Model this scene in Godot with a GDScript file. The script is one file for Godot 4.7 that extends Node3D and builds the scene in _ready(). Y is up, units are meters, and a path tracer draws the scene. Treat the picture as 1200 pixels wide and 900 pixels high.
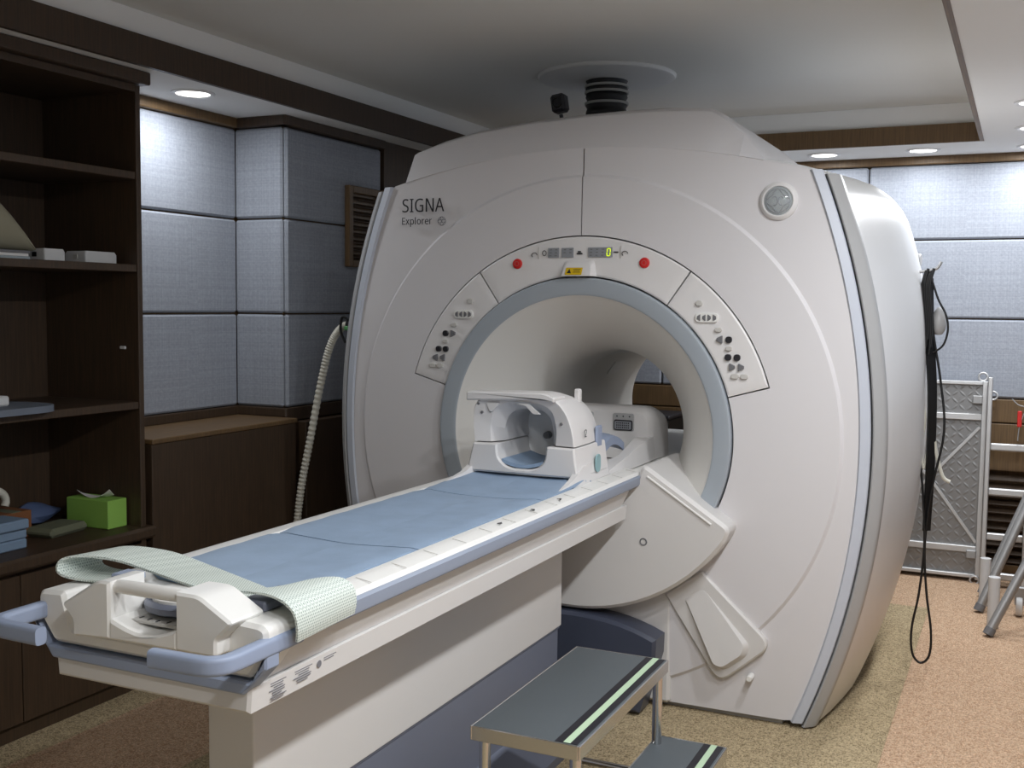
extends Node3D
# An imaging room with a white magnet, its patient table, a bookcase on the left and scaffold parts by the back wall.
# World: x right along the magnet's face, y up, z out of the bore towards the viewer; metres.

const HC := 1.0          # height of the bore's axis
const SOFFIT := 2.32
const WALL_X := -1.82
const BACK_Z := -2.70

var rng := RandomNumberGenerator.new()
var V := PackedVector3Array()
var T := Transform3D()
var M := {}
var used := {}

# ------------------------------------------------------------------ mesh helpers
func tri(a: Vector3, b: Vector3, c: Vector3) -> void:
	V.append(T * a); V.append(T * b); V.append(T * c)

func quad(a: Vector3, b: Vector3, c: Vector3, d: Vector3) -> void:
	tri(a, b, c); tri(a, c, d)

func grid(rows: Array, wrap := false) -> void:
	for i in rows.size() - 1:
		var p: PackedVector3Array = rows[i]
		var q: PackedVector3Array = rows[i + 1]
		var n := p.size()
		for j in (n if wrap else n - 1):
			var k := (j + 1) % n
			if p[j].distance_squared_to(p[k]) < 1e-12: tri(p[j], q[k], q[j])
			elif q[j].distance_squared_to(q[k]) < 1e-12: tri(p[j], p[k], q[j])
			else: quad(p[j], p[k], q[k], q[j])

func cap(ring: PackedVector3Array, flip := false) -> void:
	var c := Vector3.ZERO
	for p in ring: c += p
	c /= ring.size()
	for j in ring.size():
		if flip: tri(c, ring[(j + 1) % ring.size()], ring[j])
		else: tri(c, ring[j], ring[(j + 1) % ring.size()])

func loft(rows: Array) -> void:
	grid(rows, true)
	cap(rows[0], true)
	cap(rows[rows.size() - 1], false)

func sheet(rows: Array, back: Vector3) -> void:      # an open surface with its edges turned back
	grid(rows)
	var first: PackedVector3Array = rows[0]
	var last: PackedVector3Array = rows[rows.size() - 1]
	var a := PackedVector3Array(); var b := PackedVector3Array()
	for p in first: a.append(p + back)
	for p in last: b.append(p + back)
	grid([a, first]); grid([last, b])
	var l := PackedVector3Array(); var lb := PackedVector3Array(); var r := PackedVector3Array(); var rb := PackedVector3Array()
	for row in rows:
		l.append(row[0]); lb.append(row[0] + back)
		r.append(row[row.size() - 1]); rb.append(row[row.size() - 1] + back)
	grid([l, lb]); grid([rb, r])

func slab(rows: Array, back: Vector3) -> void:       # a sheet with a rear side too
	sheet(rows, back)
	var rear := []
	for i in range(rows.size() - 1, -1, -1):
		var o := PackedVector3Array()
		for p in rows[i]: o.append(p + back)
		rear.append(o)
	grid(rear)

func box(c: Vector3, s: Vector3, bevel := 0.004) -> void:
	var h := s / 2.0
	var e := minf(bevel, minf(h.x, minf(h.y, h.z)) * 0.9)
	for ax in 3:
		var u := (ax + 1) % 3
		var w := (ax + 2) % 3
		for sg in [-1.0, 1.0]:
			var f := []
			for k in [[-1, -1], [1, -1], [1, 1], [-1, 1]]:
				var p := Vector3.ZERO
				p[ax] = sg * h[ax]; p[u] = k[0] * (h[u] - e); p[w] = k[1] * (h[w] - e)
				f.append(c + p)
			if sg > 0: quad(f[3], f[2], f[1], f[0])
			else: quad(f[0], f[1], f[2], f[3])
		if e > 0.0:
			for su in [-1.0, 1.0]:
				for sw in [-1.0, 1.0]:
					var f := []
					for k in [[-1, 0], [1, 0], [1, 1], [-1, 1]]:
						var p := Vector3.ZERO
						p[ax] = k[0] * (h[ax] - e)
						p[u] = su * (h[u] - (0.0 if k[1] == 0 else e))
						p[w] = sw * (h[w] - (e if k[1] == 0 else 0.0))
						f.append(c + p)
					if su * sw > 0: quad(f[3], f[2], f[1], f[0])
					else: quad(f[0], f[1], f[2], f[3])
	if e > 0.0:
		for sx in [-1.0, 1.0]:
			for sy in [-1.0, 1.0]:
				for sz in [-1.0, 1.0]:
					var a := c + Vector3(sx * h.x, sy * (h.y - e), sz * (h.z - e))
					var b := c + Vector3(sx * (h.x - e), sy * h.y, sz * (h.z - e))
					var d := c + Vector3(sx * (h.x - e), sy * (h.y - e), sz * h.z)
					if sx * sy * sz > 0: tri(a, d, b)
					else: tri(a, b, d)

func frame_at(dir: Vector3, prev: Vector3) -> Array:
	var n := prev - dir * prev.dot(dir)
	if n.length() < 1e-4:
		n = Vector3(0, 1, 0) if absf(dir.y) < 0.9 else Vector3(1, 0, 0)
		n = n - dir * n.dot(dir)
	n = n.normalized()
	return [n, dir.cross(n)]

func tube(pts: Array, r, n := 10, ends := true) -> void:   # r: one radius or one for each point
	var rows := []
	var nrm := Vector3(0.3, 1, 0.2)
	for i in pts.size():
		var d: Vector3
		if i == 0: d = pts[1] - pts[0]
		elif i == pts.size() - 1: d = pts[i] - pts[i - 1]
		else: d = (pts[i] - pts[i - 1]).normalized() + (pts[i + 1] - pts[i]).normalized()
		d = d.normalized()
		var f := frame_at(d, nrm)
		nrm = f[0]
		var rad: float = r[i] if r is Array else r
		var row := PackedVector3Array()
		for j in n:
			var a := TAU * j / n
			row.append(pts[i] + (f[0] * cos(a) + f[1] * sin(a)) * rad)
		rows.append(row)
	grid(rows, true)
	if ends:
		cap(rows[0], true); cap(rows[rows.size() - 1], false)

func sweep(pts: Array, shape: PackedVector2Array, up := Vector3(0, 1, 0)) -> void:   # shape: x sideways, y up
	var rows := []
	for i in pts.size():
		var d: Vector3
		if i == 0: d = pts[1] - pts[0]
		elif i == pts.size() - 1: d = pts[i] - pts[i - 1]
		else: d = (pts[i] - pts[i - 1]).normalized() + (pts[i + 1] - pts[i]).normalized()
		d = d.normalized()
		var f := frame_at(d, up)
		var stretch := 1.0
		if i > 0 and i < pts.size() - 1:
			stretch = 1.0 / maxf(0.5, d.dot((pts[i + 1] - pts[i]).normalized()))
		var row := PackedVector3Array()
		for q in shape: row.append(pts[i] + f[0] * q.y + f[1] * q.x * stretch)
		rows.append(row)
	loft(rows)

func smooth_path(pts: Array, per := 6) -> Array:
	var out := []
	for i in pts.size() - 1:
		var p0: Vector3 = pts[maxi(i - 1, 0)]
		var p1: Vector3 = pts[i]
		var p2: Vector3 = pts[i + 1]
		var p3: Vector3 = pts[mini(i + 2, pts.size() - 1)]
		for k in per:
			out.append(p1.cubic_interpolate(p2, p0, p3, float(k) / per))
	out.append(pts[pts.size() - 1])
	return out

func lathe(profile: Array, n := 64, a0 := 0.0, a1 := TAU) -> void:    # profile of [radius, z] about the z axis
	var rows := []
	for q in profile:
		var row := PackedVector3Array()
		for j in n + 1:
			var a := lerpf(a0, a1, float(j) / n)
			row.append(Vector3(sin(a) * q[0], cos(a) * q[0], q[1]))
		rows.append(row)
	grid(rows)

func inset(poly: PackedVector2Array, d: float) -> PackedVector2Array:
	var out := PackedVector2Array()
	var n := poly.size()
	var area := 0.0
	for i in n: area += poly[i].cross(poly[(i + 1) % n])
	var s := 1.0 if area > 0 else -1.0
	for i in n:
		var a := (poly[i] - poly[(i - 1 + n) % n]).normalized()
		var b := (poly[(i + 1) % n] - poly[i]).normalized()
		var na := Vector2(-a.y, a.x) * s
		var nb := Vector2(-b.y, b.x) * s
		var m := (na + nb).normalized()
		out.append(poly[i] + m * d / maxf(0.4, m.dot(na)))
	return out

func extrude(poly: PackedVector2Array, z0: float, z1: float, bevel := 0.0) -> void:   # xy outline, z0 rear, z1 front
	var n := poly.size()
	var small := inset(poly, bevel) if bevel > 0.0 else poly
	var ix := Geometry2D.triangulate_polygon(poly)
	if ix.is_empty(): print("outline not filled: ", poly.size())
	for i in range(0, ix.size(), 3):
		var a := small[ix[i]]; var b := small[ix[i + 1]]; var c := small[ix[i + 2]]
		var turn := (b - a).cross(c - a)
		if turn > 0:
			var h := b
			b = c; c = h
		tri(Vector3(a.x, a.y, z1), Vector3(b.x, b.y, z1), Vector3(c.x, c.y, z1))
		tri(Vector3(a.x, a.y, z0), Vector3(c.x, c.y, z0), Vector3(b.x, b.y, z0))
	var area := 0.0
	for i in n: area += poly[i].cross(poly[(i + 1) % n])
	var levels := []
	if bevel > 0.0: levels = [[small, z0], [poly, z0 + bevel], [poly, z1 - bevel], [small, z1]]
	else: levels = [[poly, z0], [poly, z1]]
	for l in levels.size() - 1:
		for i in n:
			var k := (i + 1) % n
			var p: Vector2 = levels[l][0][i]; var q: Vector2 = levels[l][0][k]
			var p2: Vector2 = levels[l + 1][0][i]; var q2: Vector2 = levels[l + 1][0][k]
			var za: float = levels[l][1]; var zb: float = levels[l + 1][1]
			if area > 0: quad(Vector3(p.x, p.y, za), Vector3(p2.x, p2.y, zb), Vector3(q2.x, q2.y, zb), Vector3(q.x, q.y, za))
			else: quad(Vector3(q.x, q.y, za), Vector3(q2.x, q2.y, zb), Vector3(p2.x, p2.y, zb), Vector3(p.x, p.y, za))

func fillet(pts: Array, r, n := 5) -> PackedVector2Array:     # rounds the corners of an outline
	var out := PackedVector2Array()
	var c := pts.size()
	for i in c:
		var p: Vector2 = pts[i]
		var a: Vector2 = pts[(i - 1 + c) % c]
		var b: Vector2 = pts[(i + 1) % c]
		var rr: float = r[i] if r is Array else r
		var d := minf(rr, minf(p.distance_to(a), p.distance_to(b)) * 0.49)
		if d < 1e-5:
			out.append(p)
			continue
		var s := p + (a - p).normalized() * d
		var e := p + (b - p).normalized() * d
		for k in n + 1:
			var t := float(k) / n
			out.append(s.lerp(p, t).lerp(p.lerp(e, t), t))
	return out

func rounded(w: float, h: float, r: float, c := Vector2.ZERO, n := 4) -> PackedVector2Array:
	return fillet([c + Vector2(-w, -h) / 2, c + Vector2(w, -h) / 2, c + Vector2(w, h) / 2, c + Vector2(-w, h) / 2], r, n)

func disc(c: Vector3, r: float, depth: float, n := 24, bevel := 0.001) -> void:   # faces +z
	var p := PackedVector2Array()
	for i in n: p.append(Vector2(c.x + cos(TAU * i / n) * r, c.y + sin(TAU * i / n) * r))
	extrude(p, c.z - depth, c.z, bevel)

func origin_of(o: Node) -> Vector3:
	var p := Vector3.ZERO
	while o and o != self:
		if o is Node3D: p += o.position
		o = o.get_parent()
	return p

func mesh_of(crease := 38.0, shift := Vector3.ZERO) -> ArrayMesh:
	var n := V.size() / 3
	var vol := 0.0
	var mid := Vector3.ZERO
	for v in V: mid += v
	mid /= maxi(1, V.size())
	var fn := PackedVector3Array()
	fn.resize(n)
	for i in n:
		var c := (V[i * 3 + 2] - V[i * 3]).cross(V[i * 3 + 1] - V[i * 3])
		fn[i] = c
	var at := {}
	var key := PackedInt32Array()
	key.resize(V.size())
	var lists := []
	for i in V.size():
		var k := Vector3i((V[i] * 20000.0).round())
		if not at.has(k):
			at[k] = lists.size()
			lists.append(PackedInt32Array())
		key[i] = at[k]
		lists[key[i]].append(i / 3)
	var unit := PackedVector3Array()
	unit.resize(n)
	for i in n: unit[i] = fn[i].normalized()
	var lim := cos(deg_to_rad(crease))
	var nor := PackedVector3Array()
	nor.resize(V.size())
	for i in V.size():
		var me := unit[i / 3]
		var s := Vector3.ZERO
		for f in lists[key[i]]:
			if unit[f].dot(me) >= lim: s += fn[f]
		nor[i] = s.normalized() if s.length() > 1e-14 else Vector3.UP
	var ver := PackedVector3Array()
	ver.resize(V.size())
	for i in V.size(): ver[i] = V[i] - shift
	var arr := []
	arr.resize(Mesh.ARRAY_MAX)
	arr[Mesh.ARRAY_VERTEX] = ver
	arr[Mesh.ARRAY_NORMAL] = nor
	var m := ArrayMesh.new()
	m.add_surface_from_arrays(Mesh.PRIMITIVE_TRIANGLES, arr)
	V = PackedVector3Array()
	T = Transform3D()
	return m

# ------------------------------------------------------------------ scene helpers
func numbered(called: String) -> String:
	var n: int = used.get(called, 0)
	used[called] = n + 1
	return called if n == 0 else "%s_%03d" % [called, n]

func put(called: String, mat: Material, parent: Node = self, crease := 38.0) -> MeshInstance3D:
	var o := MeshInstance3D.new()
	o.name = numbered(called) if parent == self else called
	o.mesh = mesh_of(crease, origin_of(parent))
	o.material_override = mat
	parent.add_child(o, true)
	return o

func piece(called: String, mesh: Mesh, mat: Material, parent: Node, at: Vector3) -> MeshInstance3D:   # shares a mesh
	var o := MeshInstance3D.new()
	o.name = numbered(called) if parent == self else called
	o.mesh = mesh
	o.material_override = mat
	parent.add_child(o, true)
	o.position = at - origin_of(parent)
	return o

func tag(o: Node, label: String, category: String, group := "") -> Node:
	o.set_meta("label", label)
	o.set_meta("category", category)
	if group: o.set_meta("group", group)
	return o

func thing(called: String, label: String, category: String, at := Vector3.ZERO, group := "") -> Node3D:
	var o := Node3D.new()
	o.name = numbered(called)
	add_child(o)
	o.position = at
	tag(o, label, category, group)
	return o

func struct(o: Node) -> Node:
	o.set_meta("kind", "structure")
	return o

func room(called: String) -> Node3D:
	var o := Node3D.new()
	o.name = numbered(called)
	add_child(o)
	struct(o)
	return o

func lettering(words: String, parent: Node, mat: Material, at: Vector3, w: float, h: float, called := "lettering", basis_of := Basis(), serif := false) -> MeshInstance3D:
	var f := SystemFont.new()
	f.font_names = PackedStringArray(["Droid Serif" if serif else "Droid Sans"])
	var t := TextMesh.new()
	t.text = words
	t.font = f
	t.font_size = 48
	t.pixel_size = 0.01
	t.depth = 0.02
	t.curve_step = 1.0
	var o := MeshInstance3D.new()
	o.name = called
	o.mesh = t
	o.material_override = mat
	parent.add_child(o, true)
	var bb := t.get_aabb()
	var k := Vector3(w / maxf(bb.size.x, 1e-3), h / maxf(bb.size.y, 1e-3), 0.05)
	o.transform = Transform3D(basis_of * Basis.from_scale(k), at - origin_of(parent) - basis_of * (bb.get_center() * k))
	return o

# ------------------------------------------------------------------ materials
func pic(w: int, h: int, f: Callable) -> ImageTexture:
	var im := Image.create(w, h, false, Image.FORMAT_RGB8)
	for y in h:
		for x in w: im.set_pixel(x, y, f.call(x, y))
	return ImageTexture.create_from_image(im)

func mat(called: String, c: Color, rough := 0.5, metal := 0.0) -> StandardMaterial3D:
	var m := StandardMaterial3D.new()
	m.resource_name = called
	m.albedo_color = c
	m.roughness = rough
	m.metallic = metal
	M[called] = m
	return m

func textured(called: String, tex: Texture2D, rough: float, scale: float, bump: Texture2D = null, depth := 0.1, tint := Color.WHITE) -> StandardMaterial3D:
	var m := mat(called, tint, rough)
	m.albedo_texture = tex
	m.uv1_triplanar = true
	m.uv1_world_triplanar = true
	m.uv1_scale = Vector3.ONE * scale
	if bump:
		m.heightmap_enabled = true
		m.heightmap_texture = bump
		m.heightmap_scale = depth
	return m

func materials() -> void:
	rng.seed = 7
	mat("white_plastic", Color(0.86, 0.85, 0.845), 0.42)
	mat("face_plastic", Color(0.83, 0.82, 0.825), 0.40)
	mat("side_plastic", Color(0.85, 0.85, 0.85), 0.32)
	mat("rail_plastic", Color(0.90, 0.895, 0.88), 0.35)
	mat("bore_plastic", Color(0.86, 0.85, 0.83), 0.45)
	mat("ring_grey", Color(0.63, 0.66, 0.69), 0.38)
	mat("strip_blue", Color(0.74, 0.76, 0.80), 0.35)
	mat("band_grey", Color(0.66, 0.66, 0.66), 0.38)
	mat("bumper_blue", Color(0.565, 0.61, 0.70), 0.45)
	mat("table_strip", Color(0.55, 0.585, 0.65), 0.42)
	mat("slate", Color(0.44, 0.46, 0.52), 0.42)
	mat("dark_slate", Color(0.25, 0.27, 0.33), 0.35)
	mat("warm_plastic", Color(0.82, 0.81, 0.80), 0.45)
	mat("screed_grey", Color(0.55, 0.54, 0.52), 0.9)
	mat("black", Color(0.035, 0.035, 0.04), 0.5)
	mat("ink", Color(0.10, 0.10, 0.13), 0.5)
	mat("ink_soft", Color(0.45, 0.45, 0.47), 0.5)
	mat("button_grey", Color(0.42, 0.42, 0.43), 0.5)
	mat("button_light", Color(0.76, 0.75, 0.73), 0.5)
	mat("button_dark", Color(0.13, 0.13, 0.15), 0.4)
	mat("red", Color(0.78, 0.12, 0.12), 0.4)
	mat("yellow", Color(0.82, 0.68, 0.05), 0.5)
	mat("display_grey", Color(0.55, 0.56, 0.58), 0.35)
	var lit := mat("display_lit", Color(0.75, 0.85, 0.1), 0.4)
	lit.emission_enabled = true
	lit.emission = Color(0.85, 0.95, 0.12)
	lit.emission_energy_multiplier = 0.9
	mat("chrome", Color(0.80, 0.80, 0.80), 0.22, 1.0)
	mat("steel", Color(0.62, 0.60, 0.57), 0.32, 0.9)
	mat("alu", Color(0.76, 0.76, 0.76), 0.45, 0.7)
	mat("alu_dull", Color(0.62, 0.62, 0.62), 0.5, 0.6)
	mat("tread_grey", Color(0.38, 0.41, 0.43), 0.42)
	mat("glow_strip", Color(0.70, 0.79, 0.67), 0.6)
	mat("ceiling_white", Color(0.88, 0.88, 0.86), 0.9)
	mat("soffit_white", Color(0.93, 0.93, 0.92), 0.85)
	mat("lamp_rim", Color(0.88, 0.88, 0.88), 0.4)
	var glow := mat("lamp_glow", Color(1, 1, 1), 0.5)
	glow.emission_enabled = true
	glow.emission = Color(1, 0.99, 0.97)
	glow.emission_energy_multiplier = 6.0
	mat("disc_white", Color(0.86, 0.86, 0.85), 0.5)
	mat("clamp_grey", Color(0.62, 0.62, 0.60), 0.4)
	mat("hose_white", Color(0.80, 0.79, 0.74), 0.5)
	mat("tissue_green", Color(0.56, 0.74, 0.34), 0.55)
	mat("tissue_white", Color(0.88, 0.87, 0.86), 0.9)
	mat("box_white", Color(0.80, 0.80, 0.80), 0.6)
	mat("pad_grey", Color(0.42, 0.45, 0.50), 0.8)
	mat("pad_khaki", Color(0.40, 0.41, 0.33), 0.85)
	mat("foam_blue", Color(0.46, 0.54, 0.63), 0.8)
	mat("bag_blue", Color(0.30, 0.36, 0.50), 0.7)
	mat("cardboard", Color(0.48, 0.30, 0.17), 0.8)
	mat("cushion", Color(0.58, 0.56, 0.48), 0.9)
	mat("paper", Color(0.62, 0.66, 0.68), 0.6)
	mat("green_mark", Color(0.35, 0.60, 0.36), 0.5)
	mat("logo_teal", Color(0.55, 0.68, 0.70), 0.45)
	var gl := mat("emblem_glass", Color(0.80, 0.83, 0.84, 0.25), 0.05)
	gl.transparency = BaseMaterial3D.TRANSPARENCY_ALPHA
	mat("emblem_silver", Color(0.68, 0.70, 0.71), 0.35, 0.3)
	mat("stop_mark", Color(0.70, 0.40, 0.38), 0.5)
	mat("red_tag", Color(0.75, 0.10, 0.08), 0.5)
	# fabric of the wall panels
	var warp := PackedFloat32Array()
	for i in 1024: warp.append(rng.randf() - 0.5)
	var mottle := FastNoiseLite.new()
	mottle.seed = 11
	mottle.frequency = 0.09
	var fab := pic(512, 512, func(x: int, y: int):
		var v := 0.93 + 0.045 * warp[y / 2 + (x / 160) * 37] + 0.04 * warp[512 + (x / 2 + (y / 160) * 53) % 512] + 0.05 * mottle.get_noise_2d(x, y) + 0.06 * (rng.randf() - 0.5)
		return Color(v, v, v))
	var fabh := pic(256, 256, func(x: int, y: int):
		var h := 0.5 + 0.22 * sin(x * TAU / 8.0) * (1 if (y / 4) % 2 == 0 else -1) + 0.3 * (rng.randf() - 0.5)
		return Color(h, h, h))
	textured("wall_fabric", fab, 0.95, 1.1, fabh, 0.04, Color(0.64, 0.66, 0.70))
	# wood
	var nz := FastNoiseLite.new()
	nz.seed = 3
	nz.frequency = 0.02
	var streak := PackedFloat32Array()
	for i in 512: streak.append(rng.randf())
	var wood := func(base: Color, amount: float):
		return pic(512, 512, func(x: int, y: int):
			var s: float = streak[x] * 0.45 + 0.55 * (0.5 + nz.get_noise_2d(x * 9.0, y * 0.45))
			var f := 1.0 + amount * (s - 0.5) * 2.0
			return Color(base.r * f, base.g * f, base.b * f))
	textured("dark_wood", wood.call(Color(0.255, 0.195, 0.140), 0.16), 0.5, 1.0)
	textured("brown_wood", wood.call(Color(0.40, 0.31, 0.20), 0.14), 0.5, 1.0)
	# carpet: short dashes of yarn, two dyes
	var weave := PackedFloat32Array()
	for i in 65536: weave.append(rng.randf())
	var carpet := func(base: Color, other: Color):
		return pic(256, 256, func(x: int, y: int):
			var cx: int = x / 2; var cy: int = y / 2
			var along := (cx / 4 + cy / 4) % 2 == 0
			var k: float = weave[((cy if along else cy / 3) * 128 + (cx / 3 if along else cx)) % 65536]
			var c := base.lerp(other, 1.0 if k > 0.72 else 0.25 * k)
			var f := 0.74 + 0.44 * weave[(y * 256 + x) % 65536]
			return Color(c.r * f, c.g * f, c.b * f))
	var pile := pic(256, 256, func(x: int, y: int):
		var h: float = weave[((y / 2) * 131 + (x / 2) * 7) % 65536]
		return Color(h, h, h))
	textured("carpet_olive", carpet.call(Color(0.75, 0.675, 0.54), Color(0.56, 0.495, 0.375)), 1.0, 2.3, pile, 0.3)
	textured("carpet_orange", carpet.call(Color(0.82, 0.70, 0.585), Color(0.70, 0.56, 0.44)), 1.0, 2.3, pile, 0.3)
	# mattress vinyl
	var mot := FastNoiseLite.new()
	mot.seed = 5
	mot.frequency = 0.02
	var vinyl := pic(256, 256, func(x: int, y: int):
		var f := 1.0 + 0.05 * mot.get_noise_2d(x, y) + 0.02 * (rng.randf() - 0.5)
		return Color(0.565 * f, 0.645 * f, 0.74 * f))
	textured("vinyl_blue", vinyl, 0.55, 1.5)
	# strap: open weave
	var net := pic(128, 128, func(x: int, y: int):
		var dx := float((x + (4 if (y / 8) % 2 else 0)) % 8) - 3.5
		var dy := float(y % 8) - 3.5
		var hole := 1.0 if dx * dx + dy * dy < 5.0 else 0.0
		return Color(0.84, 0.87, 0.84).lerp(Color(0.52, 0.58, 0.55), hole))
	textured("strap_net", net, 0.9, 11.0)
	# chequer plate
	var plate := pic(128, 128, func(x: int, y: int):
		var cell := (x / 32 + y / 32) % 2
		var u := float(x % 32) - 15.5; var w := float(y % 32) - 15.5
		var a := (u + w) * 0.7; var b := (u - w) * 0.7
		if cell: 
			var s := a
			a = b; b = s
		var h := clampf(1.4 - sqrt(a * a / 150.0 + b * b / 18.0), 0.0, 1.0)
		return Color(h, h, h))
	var ch := mat("chequer_plate", Color(0.55, 0.55, 0.55), 0.42, 0.8)
	ch.uv1_triplanar = true
	ch.uv1_world_triplanar = true
	ch.uv1_scale = Vector3.ONE * 6.5
	ch.heightmap_enabled = true
	ch.heightmap_texture = plate
	ch.heightmap_scale = 0.12
	# brushed tread
	M.tread_grey.metallic = 0.35

# ------------------------------------------------------------------ light
func lamp_fitting(at: Vector3, label: String, power: float, colour: Color, group: String) -> void:
	var o := thing("downlight", label, "downlight", at, group)
	T = Transform3D(Basis(Vector3(1, 0, 0), PI / 2), at)
	lathe([[0.088, -0.001], [0.088, 0.004], [0.080, 0.009], [0.068, 0.006], [0.066, 0.001]], 36)
	put("rim", M.lamp_rim, o)
	T = Transform3D(Basis(Vector3(1, 0, 0), PI / 2), at)
	disc(Vector3(0, 0, 0.004), 0.066, 0.004, 32, 0.0005)
	put("diffuser", M.lamp_glow, o)
	var l := AreaLight3D.new()
	l.name = "lamp_light"
	l.area_size = Vector2(0.115, 0.115)
	l.light_energy = power
	l.light_color = colour
	l.shadow_enabled = true
	l.area_range = 14.0
	l.area_attenuation = 2.0
	o.add_child(l)
	l.position = Vector3(0, -0.012, 0)
	l.rotation = Vector3(-PI / 2, 0, 0)

func _ready() -> void:
	# camera
	var cam := Camera3D.new()
	cam.name = "camera"
	cam.fov = rad_to_deg(2.0 * atan(450.0 / 1275.0))
	cam.position = Vector3(1.505, 1.48, 3.787)
	cam.rotation = Vector3(-0.0727, 0.4394, 0.0101)
	cam.near = 0.05
	cam.far = 60.0
	add_child(cam)
	cam.current = true
	# environment: a closed room, no sky
	var we := WorldEnvironment.new()
	var env := Environment.new()
	env.background_mode = Environment.BG_COLOR
	env.background_color = Color.BLACK
	env.tonemap_mode = Environment.TONE_MAPPER_LINEAR
	env.tonemap_exposure = 1.0
	env.sdfgi_enabled = true
	env.ssao_enabled = true
	env.ssil_enabled = true
	we.environment = env
	add_child(we)
	materials()
	lamps()
	build_room()
	magnet()
	table()
	head_coil()
	strap()
	step_stool()
	bookcase()
	ceiling_things()
	scaffold()
	cables()

func lamps() -> void:
	var cool := Color(0.97, 0.985, 1.0)
	var warm := Color(0.98, 0.99, 1.0)
	var y := SOFFIT
	lamp_fitting(Vector3(-1.57, y, 0.30), "round downlight in the left soffit beside the bookcase", 0.60, cool, "round ceiling downlights")
	var bx := [0.47, 0.98, -0.05]
	var bl := ["round downlight in the back soffit nearest the magnet", "round downlight in the back soffit above the magnet's silver side"]
	for i in bx.size():
		lamp_fitting(Vector3(bx[i], y, -2.42), bl[i] if i < 2 else "round downlight in the back soffit hidden behind the magnet", 0.46, cool, "round ceiling downlights")
	var rz := [-2.45, -1.83, -1.15, 0.85, 1.60, 2.35, 3.10]
	for i in rz.size():
		var lab := "round downlight in the right soffit outside the picture's edge"
		if i > 2: lab = ["right soffit downlight outside the frame, level with the docked table end", "right soffit downlight outside the frame, level with the step stool", "right soffit downlight outside the frame, level with the table handles", "right soffit downlight outside the frame, nearest the viewer"][i - 3]
		if i == 0: lab = "round downlight at the right edge, lowest of the three there"
		if i == 1: lab = "round downlight at the right edge, middle of the three there"
		if i == 2: lab = "round downlight at the right edge, topmost of the three there"
		lamp_fitting(Vector3(1.515, y, rz[i]), lab, [0.55, 1.15, 1.45, 1.9, 1.9, 1.9, 1.9][i], cool if i < 3 else warm, "round ceiling downlights")

# ------------------------------------------------------------------ the room
func plain_box(called: String, a: Vector3, b: Vector3, m: Material, parent: Node = self, bevel := 0.0) -> MeshInstance3D:
	box((a + b) / 2.0, (b - a).abs(), bevel)
	return put(called, m, parent)

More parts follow.
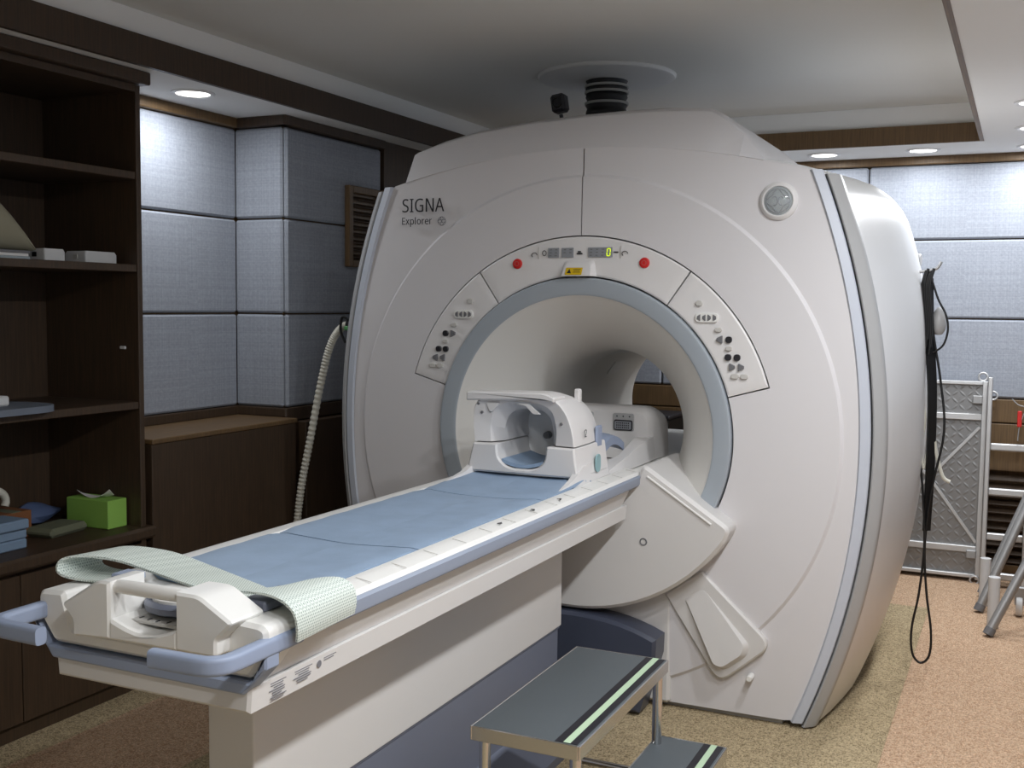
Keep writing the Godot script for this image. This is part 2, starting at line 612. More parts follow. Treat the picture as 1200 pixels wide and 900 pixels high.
func build_room() -> void:
	# floor: slab and carpet tiles
	var fl := room("floor")
	plain_box("screed", Vector3(-2.2, -0.12, -3.1), Vector3(2.3, -0.012, 4.8), M.screed_grey, fl)
	box(Vector3.ZERO, Vector3(0.4994, 0.012, 0.4994), 0.0004)
	var tile := mesh_of()
	for i in 10:
		for k in 16:
			var x := -2.37 + 0.25 + 0.5 * i
			var z := -2.9 + 0.25 + 0.5 * k
			if x > 2.5: continue
			var orange := x > 1.15 or (x > -1.35 and x < -0.9) or (x > 0.65 and z < -1.75)
			piece("carpet_tile", tile, M.carpet_orange if orange else M.carpet_olive, fl, Vector3(x, -0.006, z))
	# outer walls
	var wl := room("wall_left")
	plain_box("masonry", Vector3(-2.2, -0.1, -3.1), Vector3(-1.97, 2.75, 4.8), M.ceiling_white, wl)
	plain_box("wall_core", Vector3(-1.98, 0, -0.30), Vector3(-1.85, 2.32, 0.680), M.brown_wood, wl)
	# padded panels on the left wall, the return and the face of the pilaster
	var rows := [[1.000, 1.424], [1.432, 1.858], [1.866, 2.272]]
	for r in rows:
		box(Vector3(-1.835, (r[0] + r[1]) / 2, 0.215), Vector3(0.03, r[1] - r[0], 0.965), 0.009)
		put("wall_panel", M.wall_fabric, wl)
		box(Vector3(-1.70, (r[0] + r[1]) / 2, -0.284), Vector3(0.268, r[1] - r[0], 0.024), 0.009)
		put("wall_panel", M.wall_fabric, wl)
		box(Vector3(-1.566, (r[0] + r[1]) / 2, -0.69), Vector3(0.03, r[1] - r[0], 0.80), 0.009)
		put("wall_panel", M.wall_fabric, wl)
	plain_box("pilaster_core", Vector3(-1.86, 0, -1.10), Vector3(-1.58, 2.32, -0.296), M.brown_wood, wl)
	plain_box("wood_panel", Vector3(-1.86, 0, -2.70), Vector3(-1.54, 2.32, -1.102), M.dark_wood, wl)
	plain_box("wainscot", Vector3(-1.60, 0.36, -1.10), Vector3(-1.50, 0.93, -0.36), M.dark_wood, wl, 0.004)
	plain_box("wainscot", Vector3(-1.60, 0.0, -1.10), Vector3(-1.50, 0.352, -0.36), M.dark_wood, wl, 0.004)
	plain_box("skirting", Vector3(-1.86, 0.955, -0.30), Vector3(-1.815, 0.996, 0.69), M.dark_wood, wl, 0.003)
	plain_box("skirting", Vector3(-1.84, 0.955, -0.30), Vector3(-1.545, 0.996, -0.264), M.dark_wood, wl, 0.003)
	plain_box("skirting", Vector3(-1.60, 0.935, -1.10), Vector3(-1.542, 0.996, -0.268), M.dark_wood, wl, 0.003)
	# back wall
	var wb := room("wall_back")
	plain_box("masonry", Vector3(-2.2, -0.1, -3.1), Vector3(2.3, 2.75, -2.87), M.ceiling_white, wb)
	plain_box("wall_core", Vector3(-2.2, 0.60, -2.88), Vector3(2.3, 2.6, -2.735), M.brown_wood, wb)
	for r in rows:
		var xs := [-1.55, -0.52, 0.675, 1.885, 2.12]
		for i in xs.size() - 1:
			box(Vector3((xs[i] + xs[i + 1]) / 2, (r[0] + r[1]) / 2, -2.718), Vector3(xs[i + 1] - xs[i] - 0.008, r[1] - r[0], 0.036), 0.009)
			put("wall_panel", M.wall_fabric, wb)
	# boards and louvre slats below the panels
	for b in [[0.865, 0.992], [0.735, 0.859], [0.60, 0.729]]:
		plain_box("board", Vector3(-1.55, b[0], -2.735), Vector3(2.12, b[1], -2.700), M.brown_wood, wb, 0.004)
	plain_box("louvre_backing", Vector3(-1.56, 0.0, -2.872), Vector3(2.14, 0.60, -2.862), M.brown_wood, wb)
	plain_box("board", Vector3(-1.55, 0.0, -2.735), Vector3(2.12, 0.085, -2.695), M.brown_wood, wb, 0.003)
	T = Transform3D(Basis(Vector3(1, 0, 0), 0.6), Vector3.ZERO)
	box(Vector3.ZERO, Vector3(3.66, 0.008, 0.046), 0.001)
	var slat := mesh_of()
	for k in 11: piece("slat", slat, M.dark_wood, wb, Vector3(0.285, 0.110 + 0.045 * k, -2.708))
	# the two walls beside and behind the viewer
	var wr := room("wall_right")
	plain_box("masonry", Vector3(2.15, -0.1, -3.1), Vector3(2.3, 2.75, 4.8), M.ceiling_white, wr)
	for r in rows:
		for k in 6:
			box(Vector3(2.135, (r[0] + r[1]) / 2, -2.1 + 1.2 * k), Vector3(0.03, r[1] - r[0], 1.19), 0.009)
			put("wall_panel", M.wall_fabric, wr)
	plain_box("wainscot", Vector3(2.11, 0, -2.7), Vector3(2.15, 0.995, 4.6), M.brown_wood, wr)
	var wf := room("wall_front")
	plain_box("masonry", Vector3(-2.0, -0.1, 4.65), Vector3(2.3, 2.75, 4.8), M.ceiling_white, wf)
	plain_box("wainscot", Vector3(-1.85, 0, 4.61), Vector3(2.15, 0.995, 4.65), M.soffit_white, wf)
	# ceiling: a lowered rim round a raised tray
	var ce := room("ceiling")
	var x0 := -1.375; var x1 := 1.265; var z0 := -2.17; var z1 := 2.7
	plain_box("tray_ceiling", Vector3(-2.2, 2.515, -3.1), Vector3(2.3, 2.75, 4.8), M.ceiling_white, ce)
	plain_box("soffit", Vector3(-2.2, SOFFIT, -3.1), Vector3(x0 - 0.02, 2.514, 4.8), M.soffit_white, ce)
	plain_box("soffit", Vector3(x1 + 0.02, SOFFIT, -3.1), Vector3(2.3, 2.514, 4.8), M.soffit_white, ce)
	plain_box("soffit", Vector3(x0 - 0.02, SOFFIT, -3.1), Vector3(x1 + 0.02, 2.514, z0 - 0.02), M.soffit_white, ce)
	plain_box("soffit", Vector3(x0 - 0.02, SOFFIT, z1 + 0.02), Vector3(x1 + 0.02, 2.514, 4.8), M.soffit_white, ce)
	# wood boards on the inner faces of the rim
	struct(plain_box("trim_1", Vector3(x0 - 0.02, SOFFIT - 0.002, z0), Vector3(x0, 2.425, z1), M.dark_wood))
	struct(plain_box("trim_2", Vector3(x0 - 0.02, SOFFIT - 0.002, z0 - 0.02), Vector3(x1 + 0.02, 2.412, z0), M.brown_wood))
	struct(plain_box("trim_3", Vector3(x1, SOFFIT - 0.002, z0), Vector3(x1 + 0.02, 2.412, z1), M.brown_wood))
	struct(plain_box("trim_4", Vector3(x0 - 0.02, SOFFIT - 0.002, z1), Vector3(x1 + 0.02, 2.412, z1 + 0.02), M.brown_wood))
	# cornice boards along the walls
	struct(plain_box("trim_5", Vector3(-1.86, 2.276, -0.27), Vector3(-1.795, SOFFIT, 0.68), M.brown_wood, self, 0.004))
	struct(plain_box("trim_6", Vector3(-1.82, 2.276, -0.30), Vector3(-1.53, SOFFIT, -0.245), M.dark_wood, self, 0.004))
	struct(plain_box("trim_7", Vector3(-1.60, 2.276, -1.10), Vector3(-1.525, SOFFIT, -0.25), M.dark_wood, self, 0.004))
	struct(plain_box("trim_8", Vector3(-1.55, 2.276, -2.74), Vector3(2.14, SOFFIT, -2.675), M.brown_wood, self, 0.004))
	# wall vent on the pilaster
	var vent := thing("wall_vent", "brown wooden louvred vent high on the padded pilaster", "vent", Vector3(-1.55, 1.66, -0.9))
	plain_box("backing", Vector3(-1.553, 1.69, -1.06), Vector3(-1.549, 2.03, -0.77), M.brown_wood, vent)
	for f in [[1.66, 2.06, -0.79, -0.755], [1.66, 2.06, -1.075, -1.04], [1.66, 1.695, -1.04, -0.79], [2.025, 2.06, -1.04, -0.79]]:
		plain_box("frame", Vector3(-1.552, f[0], f[2]), Vector3(-1.522, f[1], f[3]), M.brown_wood, vent, 0.003)
	T = Transform3D(Basis(Vector3(0, 0, 1), -0.6), Vector3.ZERO)
	box(Vector3.ZERO, Vector3(0.028, 0.006, 0.25), 0.001)
	var vs := mesh_of()
	for k in 9: piece("slat", vs, M.dark_wood, vent, Vector3(-1.537, 1.714 + 0.036 * k, -0.915))

# ------------------------------------------------------------------ the magnet
func edge_x(y: float) -> float:          # half width of the white face at a height
	return 1.012 - 0.19 * pow((y - 1.0) / 0.96, 2.0)

func edge_top(x: float) -> float:        # height of the face's upper edge
	return 2.063 - 0.112 * pow(x / 0.82, 2.0)

func in_face(p: Vector2) -> bool:
	return absf(p.x) < edge_x(p.y) and p.y < edge_top(p.x) and p.y > 0.022

func face_reach(a: float) -> float:
	var lo := 0.6
	var hi := 1.7
	for i in 30:
		var m := (lo + hi) / 2
		if in_face(Vector2(sin(a) * m, HC + cos(a) * m)): lo = m
		else: hi = m
	return lo

const FACE_R := 0.965
func face_z(r: float) -> float:
	var z := -0.012 * r * r
	return z - 0.010 * smoothstep(FACE_R - 0.012, FACE_R, r)

func face_part(a0: float, a1: float, r0: float, n: int) -> void:
	var rows := []
	for i in n + 1:
		var a := lerpf(a0, a1, float(i) / n)
		var reach := face_reach(a)
		var row := PackedVector3Array()
		var rs := []
		for k in 9: rs.append(lerpf(r0, FACE_R - 0.014, k / 8.0))
		for k in 4: rs.append(FACE_R - 0.012 + 0.004 * k)
		for k in [1, 2, 3, 4]: rs.append(lerpf(FACE_R, maxf(reach, FACE_R), k / 4.0))
		for r in rs:
			var rr: float = minf(r, reach)
			row.append(Vector3(sin(a) * rr, HC + cos(a) * rr, face_z(rr)))
		rows.append(row)
	sheet(rows, Vector3(0, 0, -0.03))

func sector(a0: float, a1: float, r0: float, r1: float, z: float, n: int, rim := 0.006) -> void:   # a plate in the face, edges eased
	var rows := []
	for i in n + 1:
		var a := lerpf(a0, a1, float(i) / n)
		var row := PackedVector3Array()
		for k in 6:
			var r: float = [r0, r0 + rim, lerpf(r0, r1, 0.35), lerpf(r0, r1, 0.65), r1 - rim, r1][k]
			var dz := -0.003 if (k == 0 or k == 5 or i == 0 or i == n) else 0.0
			row.append(Vector3(sin(a) * r, HC + cos(a) * r, z + dz + face_z(r)))
		rows.append(row)
	sheet(rows, Vector3(0, 0, -0.03))

func side_x(y: float, z: float) -> float:
	var t := [[-0.07, 0.085], [-0.25, 0.118], [-0.5, 0.143], [-0.75, 0.150], [-1.0, 0.142], [-1.3, 0.118], [-1.5, 0.085], [-1.62, 0.03]]
	var o: float = t[t.size() - 1][1]
	for i in t.size() - 1:
		if z <= t[i][0] and z >= t[i + 1][0]:
			o = lerpf(t[i][1], t[i + 1][1], (t[i][0] - z) / (t[i][0] - t[i + 1][0]))
	var full := smoothstep(1.0, 1.75, y) * smoothstep(-0.07, -0.6, z) * 0.045
	return edge_x(y) + o + full

func side_rows(s: float, zs: Array) -> Array:
	var rows := []
	for z in zs:
		var row := PackedVector3Array()
		for k in 27:
			var y := 0.022 + 1.82 * k / 26.0
			row.append(Vector3(s * side_x(y, z), y, z))
		var x: float = side_x(1.842, z)
		var drop := 0.05 * smoothstep(-1.0, -1.6, z) + 0.10 * smoothstep(-1.35, -1.62, z)
		for q in [[0.018, 0.035], [0.045, 0.07], [0.085, 0.10], [0.15, 0.125], [0.25, 0.15], [0.40, 0.17]]:
			row.append(Vector3(s * (x - q[0]), 1.842 + q[1] - drop, z))
		rows.append(row)
	return rows

func magnet() -> void:
	var o := thing("mri_scanner", "large white and grey imaging magnet with a wide round bore", "scanner", Vector3(0, 0, -0.8))
	# plinth in shadow
	var pl := PackedVector2Array([Vector2(-0.78, -0.05), Vector2(0.78, -0.05), Vector2(0.84, -0.7), Vector2(0.78, -1.55), Vector2(-0.78, -1.55), Vector2(-0.84, -0.7)])
	var low := PackedVector3Array(); var high := PackedVector3Array()
	for p in pl:
		low.append(Vector3(p.x, 0.001, p.y)); high.append(Vector3(p.x, 0.06, p.y))
	loft([low, high])
	put("plinth", M.band_grey, o)
	# face, two halves with a seam at the top
	var deg := PI / 180.0
	for s in [-1.0, 1.0]:
		T = Transform3D(Basis.from_scale(Vector3(s, 1, 1)), Vector3.ZERO)
		face_part(0.16 * deg, 34.0 * deg, 0.740, 30)
		face_part(34.0 * deg, 74.4 * deg, 0.740, 36)
		face_part(74.4 * deg, 179.8 * deg, 0.590, 90)
		put("front_cover", M.face_plastic, o, 30.0)
	# grey ring, liner, rear liner
	T = Transform3D(Basis(), Vector3(0, HC, 0))
	lathe([[0.584, -0.02], [0.584, 0.010], [0.581, 0.014], [0.572, 0.016], [0.526, 0.010], [0.518, 0.004]], 128)
	put("bore_ring", M.ring_grey, o, 30.0)
	var prof := [[0.518, 0.004], [0.512, -0.004]]
	for k in 21:
		var t := k / 20.0
		prof.append([0.302 + 0.208 * pow(1.0 - t, 2.3), -0.006 - 0.46 * t])
	prof.append([0.302, -0.70]); prof.append([0.304, -0.715]); prof.append([0.315, -0.722]); prof.append([0.345, -0.724])
	T = Transform3D(Basis(), Vector3(0, HC, 0))
	lathe(prof, 128)
	put("bore_liner", M.bore_plastic, o, 40.0)
	prof = [[0.345, -0.723], [0.330, -0.74], [0.322, -1.30]]
	for k in 13:
		var t := k / 12.0
		prof.append([0.322 + 0.05 * pow(t, 8.0), -1.30 - 0.36 * t])
	T = Transform3D(Basis(), Vector3(0, HC, 0))
	lathe(prof, 96)
	var rl := put("rear_liner", M.bore_plastic, o, 40.0)
	T = Transform3D(Basis(Vector3(0, 0, 1), 0.55), Vector3(0, HC, 0))
	box(Vector3(0, 0.322, -1.0), Vector3(0.05, 0.006, 0.40), 0.002)
	put("light_strip", M.disc_white, rl)
	T = Transform3D(Basis(Vector3(0, 0, 1), 0.95), Vector3(0, HC, 0))
	box(Vector3(0, 0.322, -1.15), Vector3(0.075, 0.004, 0.15), 0.001)
	put("notice_label", M.tissue_white, rl)
	T = Transform3D(Basis(Vector3(0, 0, 1), 0.55), Vector3(0, HC, 0))
	box(Vector3(0, 0.312, -1.50), Vector3(0.06, 0.05, 0.09), 0.012)
	put("bore_camera", M.black, rl)
	# control panels
	sector(-34.6 * deg, 34.6 * deg, 0.590, 0.735, 0.004, 48)
	var cp := put("display_panel", M.white_plastic, o, 25.0)
	for s in [-1.0, 1.0]:
		T = Transform3D(Basis.from_scale(Vector3(s, 1, 1)), Vector3.ZERO)
		sector(35.1 * deg, 74.0 * deg, 0.590, 0.735, 0.004, 30)
		var kp := put("button_panel", M.white_plastic, o, 25.0)
		keypad(kp, s)
	display(cp)
	# edge strips and bands, side panels, rear cover
	for s in [-1.0, 1.0]:
		var sr := []; var br := []
		for k in 41:
			var y := 0.022 + (edge_top(0.83) - 0.022) * k / 40.0
			var x := edge_x(y)
			sr.append(PackedVector3Array([Vector3(s * (x + 0.002), y, -0.020), Vector3(s * (x + 0.006), y, -0.016), Vector3(s * (x + 0.036), y, -0.022), Vector3(s * (x + 0.039), y, -0.028)]))
			var yb := 0.008 + 1.925 * k / 40.0
			var xb := edge_x(yb)
			br.append(PackedVector3Array([Vector3(s * (xb + 0.043), yb, -0.045), Vector3(s * (xb + 0.045), yb, -0.030), Vector3(s * (xb + 0.050), yb, -0.026), Vector3(s * (xb + 0.078), yb, -0.050), Vector3(s * (xb + 0.0855), yb, -0.064), Vector3(s * (xb + 0.088), yb, -0.085)]))
		sheet(sr, Vector3(-s * 0.02, 0, -0.04))
		put("edge_strip", M.strip_blue, o)
		sheet(br, Vector3(-s * 0.03, -0.004, -0.06))
		put("edge_band", M.band_grey, o)
		sheet(side_rows(s, [-0.075, -0.12, -0.2, -0.35, -0.5, -0.65, -0.8, -0.95]), Vector3(-s * 0.03, 0, 0))
		put("side_panel", M.side_plastic, o, 45.0)
		sheet(side_rows(s, [-0.957, -1.05, -1.15, -1.25, -1.35, -1.43, -1.5, -1.55, -1.59, -1.62]), Vector3(-s * 0.03, 0, 0))
		put("rear_cover", M.white_plastic, o, 45.0)
	# rear wall of the housing, an annulus
	var rows := []
	for k in 73:
		var a := TAU * k / 72
		var reach := minf(face_reach(a) * 0.97, 1.16)
		rows.append(PackedVector3Array([Vector3(sin(a) * 0.371, HC + cos(a) * 0.371, -1.66), Vector3(sin(a) * reach, HC + cos(a) * reach, -1.61)]))
	grid(rows)
	put("rear_wall", M.white_plastic, o)
	# hood on top
	var prof_front := []
	var hood := [Vector2(-0.80, 1.93), Vector2(-0.766, 2.097), Vector2(-0.64, 2.135), Vector2(-0.48, 2.168), Vector2(-0.26, 2.191), Vector2(-0.034, 2.203), Vector2(0.15, 2.207), Vector2(0.30, 2.206), Vector2(0.455, 2.195), Vector2(0.50, 2.170), Vector2(0.58, 2.10), Vector2(0.663, 1.995), Vector2(0.69, 1.93)]
	var hr := [PackedVector3Array(), PackedVector3Array(), PackedVector3Array(), PackedVector3Array(), PackedVector3Array(), PackedVector3Array()]
	for i in hood.size():
		var h: Vector2 = hood[i]
		var fx := clampf(h.x, -0.79, 0.72)
		var fy := minf(edge_top(fx) - 0.004, h.y)
		var tuck := -0.03 if (i == 0 or i == hood.size() - 1) else 0.0
		hr[0].append(Vector3(fx, fy - 0.004, -0.036 + tuck))
		hr[1].append(Vector3(fx, fy + 0.003, -0.0235 + tuck))
		hr[2].append(Vector3(lerpf(fx, h.x, 0.93), lerpf(fy, h.y - 0.006, 0.93), -0.094))
		hr[3].append(Vector3(h.x, h.y, -0.125))
		hr[4].append(Vector3(h.x * 1.0, h.y, -1.20))
		hr[5].append(Vector3(h.x * 0.9, minf(h.y, 2.0), -1.50))
	sheet(hr, Vector3(0, -0.02, 0))
	put("top_hood", M.face_plastic, o, 28.0)
	# docking cover below the bore: a fan with a sloping top, left and right
	var fan := [Vector2(-0.262, 0.83), Vector2(0.262, 0.83), Vector2(0.290, 0.922), Vector2(0.615, 0.712)]
	for k in 25:
		var a := lerpf(120.0, 240.0, k / 24.0) * deg
		var fr := 0.638 + 0.044 * pow(absf(k - 12.0) / 12.0, 1.3)
		fan.append(Vector2(sin(a) * fr, HC + cos(a) * fr))
	fan.append(Vector2(-0.615, 0.712)); fan.append(Vector2(-0.290, 0.922))
	var fan_r := []
	for k in fan.size(): fan_r.append(0.006 if k > 3 and k < fan.size() - 2 else 0.028)
	extrude(fillet(fan, fan_r, 4), -0.30, 0.105, 0.012)
	var dc := put("docking_cover", M.warm_plastic, o, 34.0)
	var dir := Vector2(0.325, -0.21).normalized()
	for s in [-1.0, 1.0]:
		T = Transform3D(Basis.from_scale(Vector3(s, 1, 1)), Vector3.ZERO)
		sweep([Vector3(0.31, 0.876, 0.106), Vector3(0.31 + dir.x * 0.28, 0.876 + dir.y * 0.28, 0.106)], rounded(0.006, 0.010, 0.002), Vector3(0, 0, 1))
		put("ridge", M.rail_plastic, dc)
	T = Transform3D(Basis(), Vector3(0.30, 0.638, 0))
	lathe([[0.0, 0.099], [0.009, 0.099], [0.0095, 0.1065], [0.013, 0.1075], [0.0145, 0.105]], 20)
	put("lock_screw", M.button_grey, dc)
	# lower middle panel, slate docking base with a domed top
	box(Vector3(0, 0.230, -0.047), Vector3(0.752, 0.42, 0.09), 0.012)
	put("lower_panel", M.warm_plastic, o)
	# tilted latch flap on the face, right (and its twin, left)
	for s in [-1.0, 1.0]:
		T = Transform3D(Basis.from_scale(Vector3(s, 1, 1)), Vector3.ZERO)
		var out := fillet([Vector2(0.352, 0.432), Vector2(0.487, 0.532), Vector2(0.748, 0.292), Vector2(0.56, 0.128)], [0.01, 0.01, 0.055, 0.055], 6)
		extrude(out, -0.03, 0.007, 0.006)
		var fp := put("latch_flap", M.warm_plastic, o)
		T = Transform3D(Basis.from_scale(Vector3(s, 1, 1)), Vector3.ZERO)
		var up := PackedVector3Array(); var dn := PackedVector3Array()
		var inr := [Vector2(0.425, 0.425), Vector2(0.497, 0.468), Vector2(0.668, 0.287), Vector2(0.660, 0.245), Vector2(0.582, 0.183), Vector2(0.548, 0.190)]
		for p in fillet(inr, 0.016, 3):
			var lift := clampf((0.46 - p.y) / 0.25, 0.0, 1.0)
			dn.append(Vector3(p.x, p.y, 0.007))
			var c := Vector2(0.55, 0.31)
			var q: Vector2 = c + (p - c) * 0.86
			up.append(Vector3(q.x, q.y, 0.010 + 0.030 * lift))
		loft([dn, up])
		put("flap_tongue", M.warm_plastic, fp, 20.0)
	T = Transform3D(Basis(), Vector3(0.672, 0.168, 0))
	lathe([[0.0, 0.022], [0.009, 0.022], [0.011, 0.018], [0.011, -0.02]], 16)
	put("latch_knob", M.rail_plastic, o)
	# docking base
	var dome := []
	for k in 17:
		var t := lerpf(-1.0, 1.0, k / 16.0)
		dome.append(Vector2(-t * 0.358, 0.352 - 0.062 * pow(absf(t), 2.6)))
	dome.append(Vector2(-0.356, 0.22)); dome.append(Vector2(-0.30, 0.012)); dome.append(Vector2(0.30, 0.012)); dome.append(Vector2(0.356, 0.22))
	extrude(PackedVector2Array(dome), 0.0, 0.125, 0.012)
	put("docking_base", M.dark_slate, o)
	# lettering and emblem
	lettering("SIGNA", o, M.ink, Vector3(-0.672, 1.870, 0.001), 0.190, 0.053)
	lettering("Explorer", o, M.ink, Vector3(-0.700, 1.805, 0.001), 0.136, 0.038)
	T = Transform3D(Basis(), Vector3(-0.590, 1.806, 0))
	monogram(0.017, 0.0012, -0.004)
	put("small_logo", M.ink_soft, o)
	T = Transform3D(Basis(), Vector3(0.722, 1.845, 0))
	lathe([[0.066, -0.03], [0.066, -0.018], [0.062, -0.012], [0.054, -0.007], [0.051, -0.007], [0.049, -0.012]], 48)
	var em := put("emblem_frame", M.white_plastic, o, 25.0)
	T = Transform3D(Basis(), Vector3(0.722, 1.845, 0))
	lathe([[0.0, -0.009], [0.051, -0.012]], 48)
	put("emblem_plate", M.emblem_silver, em)
	T = Transform3D(Basis(), Vector3(0.722, 1.845, 0))
	monogram(0.041, 0.0022, -0.009)
	put("emblem_letters", M.display_grey, em)
	T = Transform3D(Basis(), Vector3(0.722, 1.845, 0))
	lathe([[0.0, 0.008], [0.02, 0.006], [0.036, 0.001], [0.049, -0.009]], 48)
	put("emblem_lens", M.emblem_glass, em)
	# small cap on the right-hand rear cover
	T = Transform3D(Basis(Vector3(0, 1, 0), PI / 2 - 0.12), Vector3(side_x(1.68, -0.97) - 0.004, 1.68, -0.99))
	lathe([[0.0, 0.010], [0.022, 0.010], [0.026, 0.006], [0.026, -0.004]], 20)
	put("cap", M.band_grey, o)

func monogram(r: float, w: float, z: float) -> void:     # a round emblem: ring, four curls and two looped letters
	var ring := []
	for i in 33: ring.append(Vector3(cos(TAU * i / 32) * r, sin(TAU * i / 32) * r, z))
	tube(ring, w, 6, false)
	for q in 4:
		var c := []
		for i in 13:
			var t := i / 12.0
			var a := TAU * q / 4 + t * 1.25 + 0.2
			c.append(Vector3(cos(a), sin(a), 0) * r * (0.92 - 0.25 * sin(t * PI)) + Vector3(0, 0, z))
		tube(c, w, 6)
	for sx in [-1.0, 1.0]:
		var c := []
		for i in 15:
			var t := i / 14.0
			var a := 0.6 + t * 4.6
			c.append(Vector3(sx * r * 0.26 + cos(a) * r * 0.22 * sx, sin(a) * r * 0.36, z))
		tube(c, w * 1.2, 6)

func keypad(kp: Node, s: float) -> void:
	# button centres measured for the right panel; the left one mirrors them
	var z := 0.0035
	var ov := func(x: float, y: float, w: float, h: float, m: Material, called: String, d := 0.005, r := 0.0):
		T = Transform3D(Basis.from_scale(Vector3(s, 1, 1)), Vector3.ZERO)
		extrude(rounded(w, h, (minf(w, h) * 0.5 if r == 0.0 else r), Vector2(x, y), 5), z - 0.006, z + d, 0.0015)
		put(called, m, kp)
	var wedge := func(x: float, y: float, w: float, h: float, turn: float):
		T = Transform3D(Basis.from_scale(Vector3(s, 1, 1)), Vector3.ZERO)
		extrude(fillet([Vector2(x - turn * w / 2, y + h / 2), Vector2(x - turn * w / 2, y - h / 2), Vector2(x + turn * w / 2, y - h * 0.18), Vector2(x + turn * w / 2, y + h * 0.18)], 0.003, 3), z - 0.006, z + 0.005, 0.001)
		put("arrow_button", M.button_grey, kp)
	ov.call(0.457, 1.492, 0.024, 0.020, M.button_light, "lamp_button")
	ov.call(0.486, 1.441, 0.084, 0.034, M.rail_plastic, "rocker", 0.004)
	for k in 4: 
		T = Transform3D(Basis.from_scale(Vector3(s, 1, 1)), Vector3(0, 0, 0.002))
		var x := 0.4575 + 0.019 * k
		var tn := -1.0 if k < 2 else 1.0
		extrude(fillet([Vector2(x - tn * 0.006, 1.453), Vector2(x - tn * 0.006, 1.429), Vector2(x + tn * 0.006, 1.436), Vector2(x + tn * 0.006, 1.446)], 0.002, 2), z, z + 0.005, 0.001)
		put("arrow_button", M.button_grey, kp)
	ov.call(0.528, 1.399, 0.024, 0.016, M.button_light, "lamp_button")
	wedge.call(0.533, 1.365, 0.020, 0.029, -1.0)
	ov.call(0.566, 1.365, 0.023, 0.023, M.button_dark, "round_button")
	ov.call(0.567, 1.334, 0.022, 0.016, M.button_light, "lamp_button")
	ov.call(0.565, 1.303, 0.023, 0.023, M.button_dark, "round_button")
	ov.call(0.597, 1.303, 0.023, 0.023, M.button_dark, "round_button")
	wedge.call(0.580, 1.269, 0.020, 0.028, 1.0)
	wedge.call(0.612, 1.269, 0.020, 0.028, 1.0)
	ov.call(0.591, 1.237, 0.026, 0.018, M.button_light, "lamp_button")
	ov.call(0.624, 1.237, 0.026, 0.018, M.button_light, "lamp_button")

func seven(parent: Node, c: Vector2, w: float, h: float, m: Material, which: Array) -> void:
	var t := 0.0032
	var segs := [[0, h / 2, 1], [0, 0, 1], [0, -h / 2, 1], [-w / 2, h / 4, 0], [w / 2, h / 4, 0], [-w / 2, -h / 4, 0], [w / 2, -h / 4, 0]]
	for i in which:
		var q: Array = segs[i]
		var sz := Vector3(w - t * 0.6, t, 0.0012) if q[2] == 1 else Vector3(t, h / 2 - t * 0.6, 0.0012)
		box(Vector3(c.x + q[0] + 0.1 * q[1], c.y + q[1], 0.0045), sz, 0.0)
	put("digit", m, parent)

